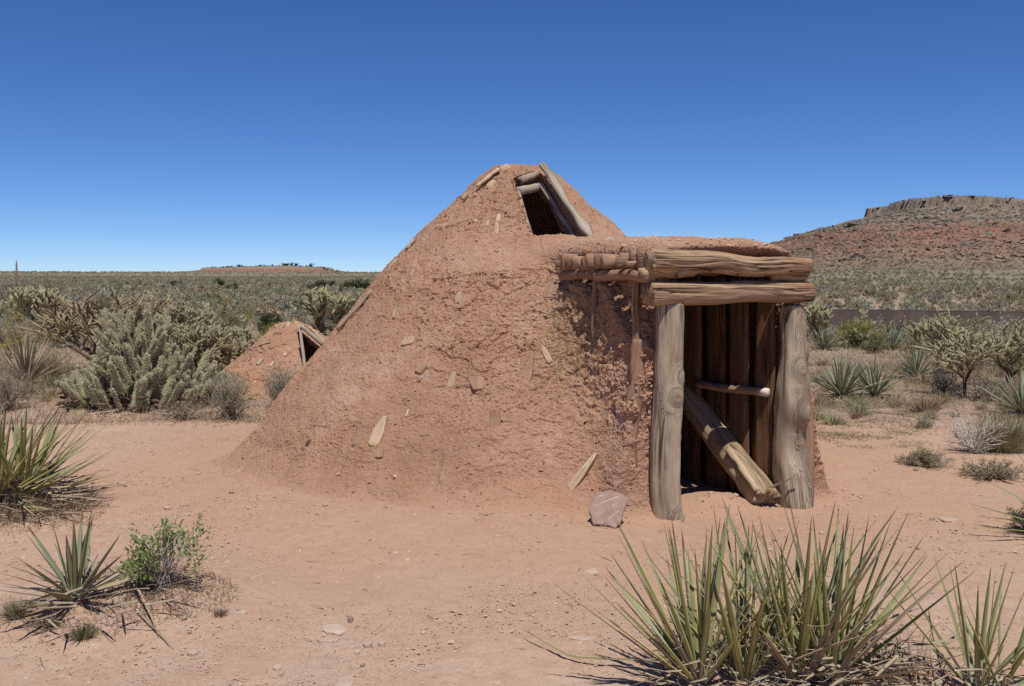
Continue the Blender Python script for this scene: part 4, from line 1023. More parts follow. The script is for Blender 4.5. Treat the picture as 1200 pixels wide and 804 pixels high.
# left edge yucca
b = gp(0, 592); yC = root('yucca', 'big yucca with a dry grass skirt beside the path, tips reaching over it', 'yucca', b)
yucca_parts(yC, [(-.03, 0, 90, .80, 80, (.06, 0, 0)), (.12, .1, 46, .74, 84, (.25, 0, 0)), (-.25, .05, 40, .78, 80, (-.1, 0, 0))], 'left', YUC_A, 41, .72)
dead_skirt(yC, 220, .5, .42, 42, w=.015); dry_patch(yC, 2600, .62, .20, 43, DRYB, w=.004); dry_patch(yC, 1200, .75, .12, 44, DRYG, w=.004, cy=-.15)

# small yucca, green bush and friends on the little sand mound
b = gp(88, 706); yD = root('yucca', 'small spreading yucca on a little sand mound', 'yucca', b)
yucca_parts(yD, [(0, 0, 30, .40, 84, (.0, 0, 0))], 'small', YUC_G, 51, .82, .025)
dead_skirt(yD, 60, .30, .24, 52, cx=.16, cy=-.02, w=.012); dry_patch(yD, 900, .40, .08, 53, DRYB, cx=.16); dry_patch(yD, 500, .5, .04, 55, DRYB, 'root_litter', flat=4); fibres(yD, 16, .1, (.02, .12), 54)
path_leaf(yD, [off(152, 690, .05), off(165, 705, .06), off(178, 730, .035), off(186, 750, .015)], .014, W_PALE, 'dry_leaf'); path_leaf(yD, [off(160, 715, .03), off(182, 742, .02), off(204, 762, .006)], .010, YUC_D, 'dry_leaf')
b = gp(190, 688); gb = root('bush', 'small leafy green bush with bare pale twigs on the sand mound', 'bush', b)
t, l = shrub_acc(61, .36, .48, 24, 100, 1350, .026, .011, .0035, .55, .25, .3, .035); link('twigs', t.mesh('twigs', TWIGW), gb); link('foliage', l.mesh('foliage', GREEN, False), gb)
t, _ = shrub_acc(62, .42, .52, 16, 30, 0, rt=.003, low=.45); link('bare_twigs', t.mesh('bare_twigs', TWIGW), gb)
t, _ = shrub_acc(63, .12, .5, 40, 90, 0, rt=.003, low=.02); link('dead_twigs', t.mesh('dead_twigs', TWIG), gb)['kind'] = 'stuff'
dry_patch(gb, 900, .36, .07, 64, DRYB)
tuft('grass_tuft', 'small round green grey tuft at the foot of the small yucca', gp(98, 748), .075, .14, LOWG, 71, None, 300, .003, up=1.3)
tuft('grass_tuft', 'low green tuft at the far edge of the sand mound', gp(24, 722), .09, .22, LOWG, 72, None, 420, .003, up=1.5)
tuft('grass_tuft', 'tiny grey tuft between the small yucca and the round tuft', gp(60, 735), .06, .10, LOWG, 73, None, 150, .003, up=1.4)
tuft('grass_tuft', 'sparse dry tuft right of the green bush', gp(258, 722), .05, .08, DRYB, 74, None, 90, .003, up=1.4)

# --- chollas
def stem_acc(p0, p1, r, seed, seg=8, rings=5, nsp=40, sl=.02, acc=None, m=0, ms=1, sw=.0022, tip=True, bumpy=.12):
    a = acc or Acc(); rg = np.random.default_rng(seed); p0, p1 = np.array(p0, float), np.array(p1, float)
    t = np.linspace(0, 1, rings); P = p0 + (p1 - p0) * t[:, None]
    rr = r * np.interp(t, [0, .15, .8, .95, 1], [.8, 1, .95, .7, .25] if tip else [1, 1, 1, 1, 1])
    sh = (lambda aa, tt, ll: 1 + bumpy * np.cos(aa * 3 + tt * 9 + seed) * np.cos(ll * 60)) if bumpy else None
    v, q, t_, g = tube(P, rr, seg, sh, True); a.add(v, q, t_, m)
    if nsp:
        D = unit((p1 - p0)[None]); A, B = perp(D); k = rg.uniform(0.02, 1, nsp); an = rg.uniform(0, 6.283, nsp); n = np.cos(an)[:, None] * A + np.sin(an)[:, None] * B
        rs_ = r * np.interp(k, [0, .15, .8, .95, 1], [.8, 1, .95, .7, .25]); c = p0 + (p1 - p0) * k[:, None] + n * rs_[:, None] * .9
        d = unit(n + D * rg.uniform(-.4, .9, (nsp, 1)) + rg.normal(size=(nsp, 3)) * .3) * sl * rg.uniform(.6, 1.3, (nsp, 1)); s_ = unit(np.cross(d, rg.normal(size=(nsp, 3)))) * sw
        V_ = np.stack([c - s_, c + s_, c + d], 1).reshape(-1, 3); a.add(V_, T=(np.arange(nsp) * 3)[:, None] + np.array([[0, 1, 2]]), m=ms)
    return a
def cholla_accs(seed, H, Wd, depth=6, r=.02, nsp=26, trunk=.28, jl=.16, sl=.018, up=.35, most=460):
    rs = np.random.RandomState(seed); wood = Acc(); grn = Acc(); k = [0]
    st = [(Vector((0, 0, -.05)), Vector((rs.normal() * .1, rs.normal() * .1, 1)).normalized(), H * trunk, r * 1.9, 0)]
    while st and k[0] < most:
        p, d, L, rr, dp = st.pop(0); e = p + d * L; k[0] += 1
        if dp <= 1: stem_acc(p, e, rr, seed + k[0], 8, 4, 10, sl * .6, wood, 0, 1, tip=False)
        else: stem_acc(p, e, rr, seed + k[0], 6, 5, nsp, sl, wood if rs.uniform() < .07 else grn, 0, 1)
        if dp >= depth: continue
        nb = 4 if dp == 0 else (3 if dp == 1 else rs.choice([1, 2, 2, 3]))
        for q in range(nb):
            az = rs.uniform(0, 6.28) if dp else q * 6.28 / nb + rs.normal() * .4
            sp = (1.0 if dp == 0 else .75) * rs.uniform(.6, 1.2)
            nd = (d * .7 + Vector((math.cos(az), math.sin(az), 0)) * sp + Vector((0, 0, up * rs.uniform(.2, 1.3)))).normalized()
            if dp == 0 and q == nb - 1: nd = (Vector((rs.normal() * .2, rs.normal() * .2, 1))).normalized()
            s0 = p + d * L * (rs.uniform(.6, 1) if dp else rs.uniform(.55, 1.0)); ln = jl * rs.uniform(.65, 1.25) * (1.25 if dp < 2 else 1)
            t_ = s0 + nd * ln
            if (Vector((t_.x / (Wd / 2), t_.y / (Wd / 2), (t_.z - H * .45) / (H * .58)))).length > 1.05 and dp > 1: 
                nd = (nd + Vector((-t_.x, -t_.y, H * .5 - t_.z)) * .6).normalized()
            st.append((s0, nd, ln, max(rr * .8, r * .85), dp + 1))
    return wood, grn
def cholla(name, label, loc, seed, H, Wd, group=None, mats=(None, None), **kw):
    r = root(name, label, 'cholla cactus', loc, group); w_, g_ = cholla_accs(seed, H, Wd, **kw)
    link('trunk', w_.mesh('trunk', [CHOW, SPINE]), r); link('branches', g_.mesh('branches', [mats[0] or CHO, mats[1] or SPINE]), r); return r

# silvery clump
b = gp(172, 474); sc_ = root('silver_cactus', 'dense silvery clump of upright spiny cactus stems beside the path', 'cactus', b)
stems_m = [stem_acc((0, 0, 0), (.06 * (k % 3 - 1), .04 * (k % 2), 1), .10, 500 + k, 10, 12, 620, .080, None, 0, 1, .0085, True, .10).mesh('stem', [CHOS, SPINS]) for k in range(6)]
rs = np.random.RandomState(31)
for k in range(285):
    az = rs.uniform(0, 6.283); q = math.sqrt(rs.uniform(0, 1)); x, y = math.cos(az) * q * 1.08, math.sin(az) * q * .6
    zt = (.84 * math.sqrt(max(0, 1 - q * q)) + .14) * rs.uniform(.55, 1.12) * (1.18 if -.5 < x < .25 else .85)
    L = rs.uniform(.24, .44); lean = Vector((x * .6 + rs.normal() * .28, y * .5 - .12 + rs.normal() * .28, 1)).normalized()
    o = link('stem', stems_m[k % 6], sc_); z0 = max(.02, zt - L * rs.uniform(.8, 1.6))
    o.matrix_local = Matrix.Translation((x * .8, y, z0)) @ Vector(lean).to_track_quat('Z', 'Y').to_matrix().to_4x4() @ Matrix.Rotation(rs.uniform(0, 6.28), 4, 'Z') @ Matrix.Diagonal((L * .78, L * .78, L, 1))
a = Acc()
for k in range(150):
    az = rs.uniform(0, 6.283); q = rs.uniform(.3, 1.1); p0 = Vector((math.cos(az) * q * .95, math.sin(az) * q * .65, rs.uniform(.03, .16))); d = Vector((rs.normal(), rs.normal(), rs.normal() * .35)).normalized() * rs.uniform(.08, .22)
    stem_acc(p0, p0 + d, rs.uniform(.014, .03), 900 + k, 6, 4, 14, .016, a, 0, 1)
link('dead_stems', a.mesh('dead_stems', [CHOW, STRAW]), sc_)['kind'] = 'stuff'
cholla('cholla', 'tan branching cholla with long bare arms behind the silvery cactus', gp(112, 440), 611, 1.35, 2.2, None, (TAN, STRAW), depth=6, r=.017, jl=.24, nsp=30, sl=.022, up=.15)
cholla('cholla', 'dark hearted cholla above the silvery cactus clump', gp(216, 428), 612, 1.5, 1.7, depth=7, r=.019, jl=.16, nsp=30, sl=.024)
cholla('cholla', 'sprawling tan green cholla between silvery cactus and small hut', gp(252, 440), 613, 1.0, 1.7, depth=7, r=.018, jl=.15, nsp=30, sl=.022, up=.2)
cholla('cholla', 'sprawling low cholla behind the right end of the silvery cactus', gp(222, 452), 614, .9, 1.5, depth=7, r=.017, jl=.15, nsp=30, sl=.022, up=.2)
cholla('cholla', 'straw coloured low cholla in front of the small hut end of the cactus clump', gp(284, 452), 618, .75, 1.1, None, (TAN, STRAW), depth=6, r=.015, jl=.15, nsp=26, sl=.02, up=.2)
cholla('cholla', 'pale spiny cholla on the plain behind the cactus clump, with a rounded top', gp(160, 410), 619, 1.3, 1.9, None, (TAN, STRAW), depth=7, r=.02, jl=.19, nsp=26, sl=.024, up=.3)
cholla('cholla', 'tall upright cholla far left behind the dry yucca', gp(48, 402), 615, 1.6, 1.5, depth=6, r=.03, jl=.2, nsp=26, sl=.026, up=.6)
cholla('cholla', 'pale cholla row plant just above the small hut', gp(372, 394), 616, 1.15, 1.5, depth=6, r=.03, jl=.19, nsp=26, sl=.026, up=.5)
cholla('cholla', 'pale cholla above the hut, nearer the big lodge', gp(402, 390), 617, 1.0, 1.5, depth=6, r=.03, jl=.19, nsp=26, sl=.026, up=.5)
cholla('cholla', 'tree shaped cholla with a dark straight trunk', gp(1131, 466), 621, 1.25, 2.3, depth=7, r=.0125, jl=.17, nsp=22, sl=.015, up=.10, trunk=.30, most=300)
cholla('cholla', 'wide cholla with low dark arms behind the tree shaped one', gp(1180, 452), 622, 1.2, 2.4, most=320, depth=7, r=.0135, jl=.18, nsp=26, sl=.019, up=.2, trunk=.2)
cholla('cholla', 'green cholla at the wall side of the tree shaped one', gp(1098, 440), 623, 1.2, 1.5, most=300, depth=7, r=.015, jl=.16, nsp=26, sl=.02, up=.45)
cholla('cholla', 'small pale cholla just behind the door post', gp(957, 402), 624, .95, .75, depth=6, r=.03, jl=.15, nsp=26, sl=.024, up=.7)

# --- yuccas in the middle distance
yucca('yucca', 'dry brown stalky yucca behind the grey bush', gp(30, 452), 80, .82, .026, 701, None, YUC_D, 62, 20)
yucca('yucca', 'pale yucca fan poking out of the right end of the silvery cactus', gp(207, 462), 34, .48, .03, 702, None, None, 70, 8, (.1, -.1, 0))
yucca('yucca', 'green yucca behind the left foot of the small hut', gp(281, 420), 40, .72, .04, 703, None, None, 60, 8)
yucca('yucca', 'short green yucca rising out of the grey bush by the hut', gp(266, 472), 34, .46, .03, 704, None, None, 60, 8)
yucca('yucca', 'largest mid yucca right of the door post', gp(986, 466), 70, .62, .035, 705, None, None, 70, 24)
yucca('yucca', 'dry looking yucca next to the largest mid yucca', gp(1025, 466), 46, .55, .032, 706, None, None, 66, 26)
yucca('yucca', 'dark green yucca left of the cholla tree', gp(1073, 444), 46, .60, .036, 707, None, None, 72, 12)
yucca('yucca', 'pale rounded yucca in front of the yellow green bush', gp(967, 410), 70, .55, .04, 708, None, None, 80, 10)
yucca('yucca', 'bluish spiky yucca below the long wall', gp(1046, 410), 60, .60, .04, 709, None, None, 75, 10)
yucca('yucca', 'dense yucca at the frame edge past the cholla tree', gp(1200, 488), 80, .60, .03, 710, None, None, 72, 24)
bE = gp(1262, 634); yE = yucca('yucca', 'yucca beyond the frame edge, only dark tipped leaves reaching in', bE, 40, .62, .03, 711, None, YUC_A, 86, 20)

# --- named shrubs
S = lambda label, px, py, hpx, wpx, tm, lm, seed, nm='shrub', **kw: (lambda b: shrub(nm, label, b, hpx * b.y / F, wpx * b.y / F, tm, lm, seed, **kw))(gp(px, py))
S('grey twiggy bush at the frame edge above the big yucca', 4, 482, 74, 90, TWIG, GREYB, 801, stems=70, subs=420, leaves=1800, ll=.022, lw=.008)
S('rounded tan grass clump left of the silvery cactus', 66, 448, 40, 55, TAN, TAN, 802, nm='grass_clump', stems=160, subs=420, leaves=900, ll=.07, lw=.008, rt=.003, lumpy=.1, low=.15)
S('yellow green bush far left behind the tan cholla', 66, 408, 45, 70, TWIG, YELG, 803, stems=60, subs=300, leaves=2200, ll=.045, lw=.016)
S('grey green bush with dry lower twigs in front of the hut', 268, 492, 62, 78, TWIG, SAGE, 804, stems=90, subs=420, leaves=2600, ll=.022, lw=.008)
S('low brown twiggy bush between path and grey green bush', 215, 492, 26, 90, TWIG, DRYB, 805, stems=80, subs=260, leaves=900, ll=.02, lw=.007)
S('blue green bush leaning on the foot of the big lodge', 332, 480, 56, 44, TWIG, GREYB, 806, stems=70, subs=320, leaves=1500, ll=.05, lw=.008, leafup=.9)
S('small dark green bush behind the hut', 318, 393, 27, 30, BARK, JUNI, 807, stems=50, subs=220, leaves=2600, ll=.06, lw=.03, lumpy=.2)
S('bright yellow green bush at the back of the hut', 322, 402, 24, 52, TWIG, YELG, 808, stems=50, subs=240, leaves=2200, ll=.06, lw=.02)
S('wide yellow green bush below the long wall', 1004, 408, 32, 60, BARK, YELG, 809, stems=90, subs=420, leaves=5200, ll=.05, lw=.022, lumpy=.2)
S('dark olive shrub under the wide yellow green bush', 1026, 414, 22, 40, BARK, OLIVE, 810, stems=50, subs=200, leaves=1500, ll=.045, lw=.018)
S('rounded beige green bush left of the cholla group', 1074, 420, 34, 44, TWIG, GRNG, 811, stems=70, subs=300, leaves=2400, ll=.045, lw=.012, lumpy=.15)
S('grey twiggy shrub at the foot of the cholla tree', 1104, 462, 38, 56, TWIG, GREYB, 812, stems=70, subs=340, leaves=1200, ll=.025, lw=.007)
S('grey low shrub behind the trunk of the cholla tree', 1160, 470, 32, 70, TWIG, GREYB, 813, stems=60, subs=300, leaves=1400, ll=.025, lw=.008)
S('bleached white twiggy dead shrub beside the pale grass tuft', 1142, 530, 52, 92, TWIGW, TWIGW, 814, nm='dead_shrub', stems=70, subs=300, leaves=0, rt=.006, low=.1)
S('grey haze of twigs above the largest mid yucca', 994, 452, 34, 70, TWIG, GREYB, 815, stems=70, subs=300, leaves=900, ll=.03, lw=.007)
S('low brown green mat beside the bleached shrub', 1084, 546, 20, 70, TWIG, LOWG, 816, nm='low_mat', stems=90, subs=380, leaves=2600, ll=.018, lw=.006, low=.02)
S('low olive mat in front of the bleached shrub', 1165, 560, 22, 90, TWIG, LOWG, 817, nm='low_mat', stems=90, subs=380, leaves=2600, ll=.018, lw=.006, low=.02)
S('dark green low plant under the reaching yucca leaves', 1204, 624, 32, 50, TWIG, OLIVE, 818, nm='low_plant', stems=60, subs=220, leaves=2000, ll=.018, lw=.006, low=.05)
S('small sage tuft on bare soil left of the bleached shrub', 1084, 502, 16, 26, TWIG, SAGE, 819, nm='low_plant', stems=40, subs=120, leaves=700, ll=.018, lw=.007)
b = gp(1176, 528); tuft('grass_tuft', 'pale green beige grass tuft behind the bleached shrub', b, 42 * b.y / F, .75, GRNG, 75, None, 1600, .005, up=.8)
# dead stalk on the skyline
b = gp(20, 352); sk = root('dead_stalk', 'single bare tapered stalk standing above the scrub on the skyline', 'dead stalk', b)
zt = at(20, 304, b.y).z
v, q, t, g = tube(np.array([(b.x, b.y, b.z - .2), (b.x + .02, b.y, zt * .55), (b.x + .04, b.y, zt - .35), (b.x + .05, b.y, zt)]), [.085, .075, .06, .012], 8); a = Acc(); a.add(v, q, t, 0, g); put('stalk', a, W_RED, sk)

# distant junipers
def juniper_acc(seed, n=900):
    rg = np.random.default_rng(seed); c = rg.normal(size=(14, 3)) * [.42, .42, .28] + [0, 0, .55]; k = rg.integers(0, 14, n); p = c[k] + rg.normal(size=(n, 3)) * .17; p[:, 2] = np.maximum(p[:, 2], .05)
    a = Acc(); v, q = leafq(p, rg.normal(size=(n, 3)) + [0, 0, .5], .14, .10, rg); a.add(v, q); return a
JM = [juniper_acc(k).mesh('crown', JUNI) for k in range(3)]
ta = Acc(); v, t = twigs([(0, 0, -.05), (.05, 0, -.05), (-.05, .03, -.05)], [(.1, .05, .3), (.1, -.1, .3), (-.15, .1, .3)], [(.3, .1, .8), (.1, -.3, .8), (-.3, .2, .9)], .05); ta.add(v, T=t); JT = ta.mesh('trunk', BARK)
def juniper(label, px, py, hpx, k, grp=None):
    b = gp(px, py); s_ = hpx * b.y / F
    if b.y > 900: return
    r = root('juniper_tree', label, 'juniper', b, grp); r.scale = (s_ * 1.05, s_ * 1.05, s_ * .95); link('crown', JM[k % 3], r); link('trunk', JT, r)
juniper('dark round juniper right of the pair on the plain', 413, 343, 14, 0); juniper('dark juniper, upper of the pair above the hut', 378, 341, 12, 1); juniper('low dark juniper, lower of the pair above the hut', 369, 345, 9, 2)
juniper('dark juniper half hidden by the lodge slope', 430, 342, 12, 1); juniper('tiny dark juniper between the pair and the round one', 389, 336, 6, 0); juniper('dark juniper on the plain above the dark hearted cholla', 258, 336, 8, 2)
juniper('wide olive juniper low on the plain above the cholla', 272, 344, 9, 0); juniper('dark juniper on the skyline left of the far mesa', 205, 336, 7, 1)

# long brown wall
wl = root('long_wall', 'long low dark brown wall in front of the mesa', 'wall', at(1100, 375, 44))
p0, p1 = at(940, 362, 45.5), at(1300, 366, 43); dW = (p1 - p0); dW.z = 0; Lw = dW.length; dW.normalize(); nW = Vector((dW.y, -dW.x, 0))
m = M('brown_wall_panel', .85, .2); o_ = m.obj(); cc = m.ramp(m.noise(m.mapv(o_, (1.1, 1.1, .12)), 1, 5, .65), [(.3, (.085, .066, .055)), (.55, (.125, .098, .083)), (.75, (.165, .133, .114))]); m.col(cc); WALLM = m.m
npan = 14
for k in range(npan):
    a = Acc(); q0 = p0 + dW * (Lw * k / npan + .002); q1 = p0 + dW * (Lw * (k + 1) / npan - .002); zt = p0.z - .03 + (p1.z - p0.z) * (k + .5) / npan
    vs = [(*(q + nW * s_)[:2], z) for z in (-1.5, zt) for q, s_ in ((q0, .06), (q1, .06), (q1, -.06), (q0, -.06))]
    a.add(np.array(vs), [(0, 1, 5, 4), (1, 2, 6, 5), (2, 3, 7, 6), (3, 0, 4, 7), (4, 5, 6, 7), (3, 2, 1, 0)]); put('wall_panel', a, WALLM, wl, False)
a = Acc(); vs = []
for q, z in ((p0, p0.z - .028), (p1, p1.z - .028)):
    for s_, dz in ((.066, 0), (-.066, 0), (-.066, .03), (.066, .03)): vs.append((*(q + nW * s_)[:2], z + dz))
a.add(np.array(vs), [(0, 1, 5, 4), (1, 2, 6, 5), (2, 3, 7, 6), (3, 0, 4, 7), (0, 3, 2, 1), (4, 5, 6, 7)]); put('wall_cap', a, m_plain('wall_cap_paint', (.105, .083, .07), (.13, .104, .088), sc=2), wl, False)

# ------------------------------------------------------------------ scrub: individuals near, one mass far
def bush_mesh(seed, tm, lm, lv=420, H=.8, Wd=1.1, ll=.11, lw=.05, stems=30, subs=90, lumpy=.4):
    t, l = shrub_acc(seed, H, Wd, stems, subs, lv, ll, lw, .012, lumpy); a = Acc(); v = np.concatenate(t.V); a.add(v, T=np.concatenate([x for x in t.T]) if t.T else None, m=0)
    v = np.concatenate(l.V); a.add(v, np.concatenate(l.Q), m=1); return a.mesh('scrub_bush', [tm, lm], False)
KINDS = [('grey_bush', 'low grey scrub bush on the plain', GREYB, TWIG), ('sage_bush', 'pale sage green scrub bush on the plain', SAGE, TWIG), ('olive_bush', 'olive green scrub bush on the plain', OLIVE, BARK), ('tan_bush', 'dry tan scrub clump on the plain', TAN, TWIG), ('yellow_bush', 'yellow green scrub bush on the plain', YELG, TWIG)]
BM = [[bush_mesh(900 + i * 10 + k, K[3], K[2], 700, ll=.075, lw=.03) for k in range(3)] for i, K in enumerate(KINDS)]
BMF = [[bush_mesh(950 + i * 10 + k, K[3], K[2], 190, ll=.17, lw=.09, stems=12, subs=24) for k in range(2)] for i, K in enumerate(KINDS)]
rs = np.random.RandomState(77); placed = []
heroes = [(q.location.x, q.location.y, .8) for q in COL.objects if q.parent is None and q.type == 'EMPTY' and q.location.y > 9.5]
heroes += [(HX, HYY, 1.7), (CX, CY, 3.3)]
count = 0; tries = 0
prob = [.20, .31, .20, .21, .08]
while count < 350 and tries < 14000:
    tries += 1
    y = 12.3 + 40 * rs.uniform(0, 1) ** 1.45; px = rs.uniform(-60, 450) if rs.uniform() < .68 else rs.uniform(945, 1260)
    x = (px - 600) / F * y
    if px > 900 and (y > 41 or y < 12.9): continue
    if any((x - a_) ** 2 + (y - b_) ** 2 < c_ * c_ or (0 < b_ - y < 7 and abs(a_ / b_ - x / y) * F < (26 if y > 16 else 12)) for a_, b_, c_ in heroes): continue
    if any((x - a_) ** 2 + (y - b_) ** 2 < .55 for a_, b_ in placed): continue
    placed.append((x, y)); i = rs.choice(5, p=prob); K = KINDS[i]
    o = link(K[0], BM[i][rs.randint(3)]); s_ = rs.uniform(.34, .95) * (1 if y > 18 else .7 if y > 14.5 else .42); o.location = (x, y, g1(x, y) - .02); o.scale = (s_, s_, s_ * rs.uniform(.75, 1.15)); o.rotation_euler = (0, 0, rs.uniform(0, 6.28))
    place = ('left of the silvery cactus' if px < 80 else 'behind the silvery cactus' if px < 235 else 'above and beside the small hut' if px < 360 else 'against the slope of the big lodge') if px < 600 else ('just right of the door post' if px < 1010 else 'between the yuccas and the cholla group' if px < 1090 else 'around the cholla group')
    band = ('' if px > 600 else ', near row' if y < 19 else ', middle rows' if y < 32 else ', far rows')
    tag(o, K[1].replace(' on the plain', '') + ' ' + place + band, 'bush', K[1].replace('bush', 'bushes').replace('clump', 'clumps') + ' ' + place + band); count += 1

# dry tufts and seedlings between the named plants
TM = [tuft_acc(1200 + k, 1.0, 1.5, 150 + 40 * (k % 2), .03, up=1.25).mesh('dry_tuft', mt) for k, mt in enumerate((DRYG, TAN, DRYB, GRNG, LOWG))]
TL = [('dry_tuft', 'low straw coloured grass tuft'), ('dry_tuft', 'low tan grass tuft'), ('dry_tuft', 'low brown dead tuft'), ('green_tuft', 'low green beige tuft'), ('green_tuft', 'low olive tuft')]
rs = np.random.RandomState(88); placed = []; tries = 0
while len(placed) < 150 and tries < 5000:
    tries += 1; left = rs.uniform() < .55
    y = (11.7 + 5.5 * rs.uniform(0, 1) ** 1.2) if left else (10.6 + 7.5 * rs.uniform(0, 1) ** 1.1); px = rs.uniform(-30, 330) if left else rs.uniform(955, 1235); x = (px - 600) / F * y
    if any((x - a_) ** 2 + (y - b_) ** 2 < (.3 if c_ < 1 else c_ * c_) for a_, b_, c_ in heroes) or any((x - a_) ** 2 + (y - b_) ** 2 < .05 for a_, b_ in placed): continue
    placed.append((x, y)); k = rs.choice(5, p=[.26, .2, .24, .16, .14]); o = link(TL[k][0], TM[k]); h_ = rs.uniform(.09, .24); o.location = (x, y, g1(x, y) - .01); o.scale = (h_ * rs.uniform(.9, 1.4), h_ * 1.1, h_); o.rotation_euler = (0, 0, rs.uniform(0, 6.28))
    place = ('along the far edge of the path' if y < 13 else 'among the cactus and bushes left of the lodge') if left else ('on the bare soil right of the door post' if y < 13 else 'between the yuccas right of the lodge')
    tag(o, TL[k][1] + ' ' + place, 'grass tuft', TL[k][1] + 's ' + place)

def scatter(name, P, sc, rot, src_meshes, label, mat=None):
    """one object of kind stuff that instances small meshes on its points"""
    me = bpy.data.meshes.new(name); me.vertices.add(len(P)); me.vertices.foreach_set('co', P.astype(np.float32).ravel())
    me.attributes.new('scl', 'FLOAT_VECTOR', 'POINT').data.foreach_set('vector', sc.astype(np.float32).ravel())
    me.attributes.new('rot', 'FLOAT_VECTOR', 'POINT').data.foreach_set('vector', rot.astype(np.float32).ravel())
    o = link(name, me); tag(o, label, kind='stuff')
    cl_ = bpy.data.collections.new(name + '_source')
    for k, m_ in enumerate(src_meshes): cl_.objects.link(bpy.data.objects.new('source_clump', m_))
    ng = bpy.data.node_groups.new(name, 'GeometryNodeTree'); ng.interface.new_socket('Geometry', in_out='INPUT', socket_type='NodeSocketGeometry'); ng.interface.new_socket('Geometry', in_out='OUTPUT', socket_type='NodeSocketGeometry')
    N_ = ng.nodes.new; gi, go = N_('NodeGroupInput'), N_('NodeGroupOutput'); iop = N_('GeometryNodeInstanceOnPoints'); ci = N_('GeometryNodeCollectionInfo')
    ci.inputs['Collection'].default_value = cl_; ci.inputs['Separate Children'].default_value = True; ci.inputs['Reset Children'].default_value = True; iop.inputs['Pick Instance'].default_value = True
    def na(nm):
        q = N_('GeometryNodeInputNamedAttribute'); q.data_type = 'FLOAT_VECTOR'; q.inputs['Name'].default_value = nm; return q.outputs[0]
    er = N_('FunctionNodeEulerToRotation'); L_ = ng.links.new
    L_(gi.outputs[0], iop.inputs['Points']); L_(ci.outputs[0], iop.inputs['Instance']); L_(na('rot'), er.inputs[0]); L_(er.outputs[0], iop.inputs['Rotation']); L_(na('scl'), iop.inputs['Scale']); L_(iop.outputs[0], go.inputs[0])
    md = o.modifiers.new('scatter', 'NODES'); md.node_group = ng; return o

rg = np.random.default_rng(99)
def ring_pts(n, r0, r1, half=38):
    r = np.sqrt(rg.uniform(r0 * r0, r1 * r1, n)); th = np.radians(rg.uniform(-half, half, n)); return r * np.sin(th), r * np.cos(th)
X_, Y_ = [], []
for n, r0, r1 in ((900, 22, 60), (3600, 50, 120), (8500, 110, 320), (13000, 300, 1300), (7000, 1200, 3000), (7000, 2600, 4600)):
    x, y = ring_pts(n, r0, r1); X_.append(x); Y_.append(y)
x, y = np.concatenate(X_), np.concatenate(Y_); n = len(x); rr = np.hypot(x, y)
dens = fbm(V2(x, y, .06), 2, 5); keep = (dens > -.40) & ((x / y < .25) | (y < 60) | (rg.uniform(0, 1, n) < .75)) & ~((x > 4) & (y > 40) & (y < 49) & (x / y > .25)) & (sd_mesa(x, y) > 108)
x, y, rr = x[keep], y[keep], rr[keep]; n = len(x)
s_ = rg.uniform(.55, 1.25, n) * np.interp(rr, [20, 60, 300, 1300, 2600], [.8, .9, 1.0, 1.8, 4.0])
flat = [m_ for i, c_ in zip(range(5), (4, 6, 1, 4, 0)) for m_ in BMF[i] for _ in range(c_)]
scatter('distant_scrub', np.stack([x, y, gz(x, y) - .05], 1), np.stack([s_, s_, s_ * rg.uniform(.65, 1.05, n)], 1), np.stack([0 * x, 0 * x, rg.uniform(0, 6.28, n)], 1), flat, 'distant desert scrub covering the plain')
# mesa scrub and boulders
def on_mesa(n, xr, yr):
    x, y = rg.uniform(*xr, n), rg.uniform(*yr, n); return x, y, mesa_z(x, y)
x, y, z = on_mesa(34000, (30, 380), (310, 545)); k = (sd_mesa(x, y) < 120); k &= rg.uniform(0, 1, len(x)) < np.interp(z, [0, 8, 16, 30, 38], [1, 1, .8, .7, .8]); x, y, z = x[k], y[k], z[k]; n = len(x)
s_ = rg.uniform(.45, 1.15, n); scatter('mesa_scrub', np.stack([x, y, z - .1], 1), np.stack([s_, s_, s_ * .8], 1), np.stack([0 * x, 0 * x, rg.uniform(0, 6.28, n)], 1), flat, 'scrub dotted over the mesa slope')
def rock_mesh(seed, mat):
    rg_ = np.random.default_rng(seed); v, t = rocks(np.zeros((1, 3)), 1.0, rg_, .75, .25); a = Acc(); a.add(v, T=t); return a.mesh('boulder', mat, False)
x, y, z = on_mesa(28000, (40, 380), (325, 545)); k = (sd_mesa(x, y) < 105) & (sd_mesa(x, y) > 4); x, y, z = x[k], y[k], z[k]
for nm, sel, mt, lb in (('grey_boulders', (z > 23) | (rg.uniform(0, 1, len(z)) < .22), ROCKG, 'grey boulders strewn below the mesa cliff'), ('red_boulders', (z <= 23) & (z > 7) & (rg.uniform(0, 1, len(z)) < .7), ROCKR, 'red boulders strewn over the mesa slope')):
    n = sel.sum(); s_ = rg.gamma(1.5, .22, n) + .13
    scatter(nm, np.stack([x[sel], y[sel], z[sel]], 1), np.stack([s_ * 1.2, s_ * 1.2, s_ * .8], 1), rg.uniform(0, 6.28, (n, 3)) * [.08, .08, 1], [rock_mesh(k + len(nm), mt) for k in range(6)], lb)
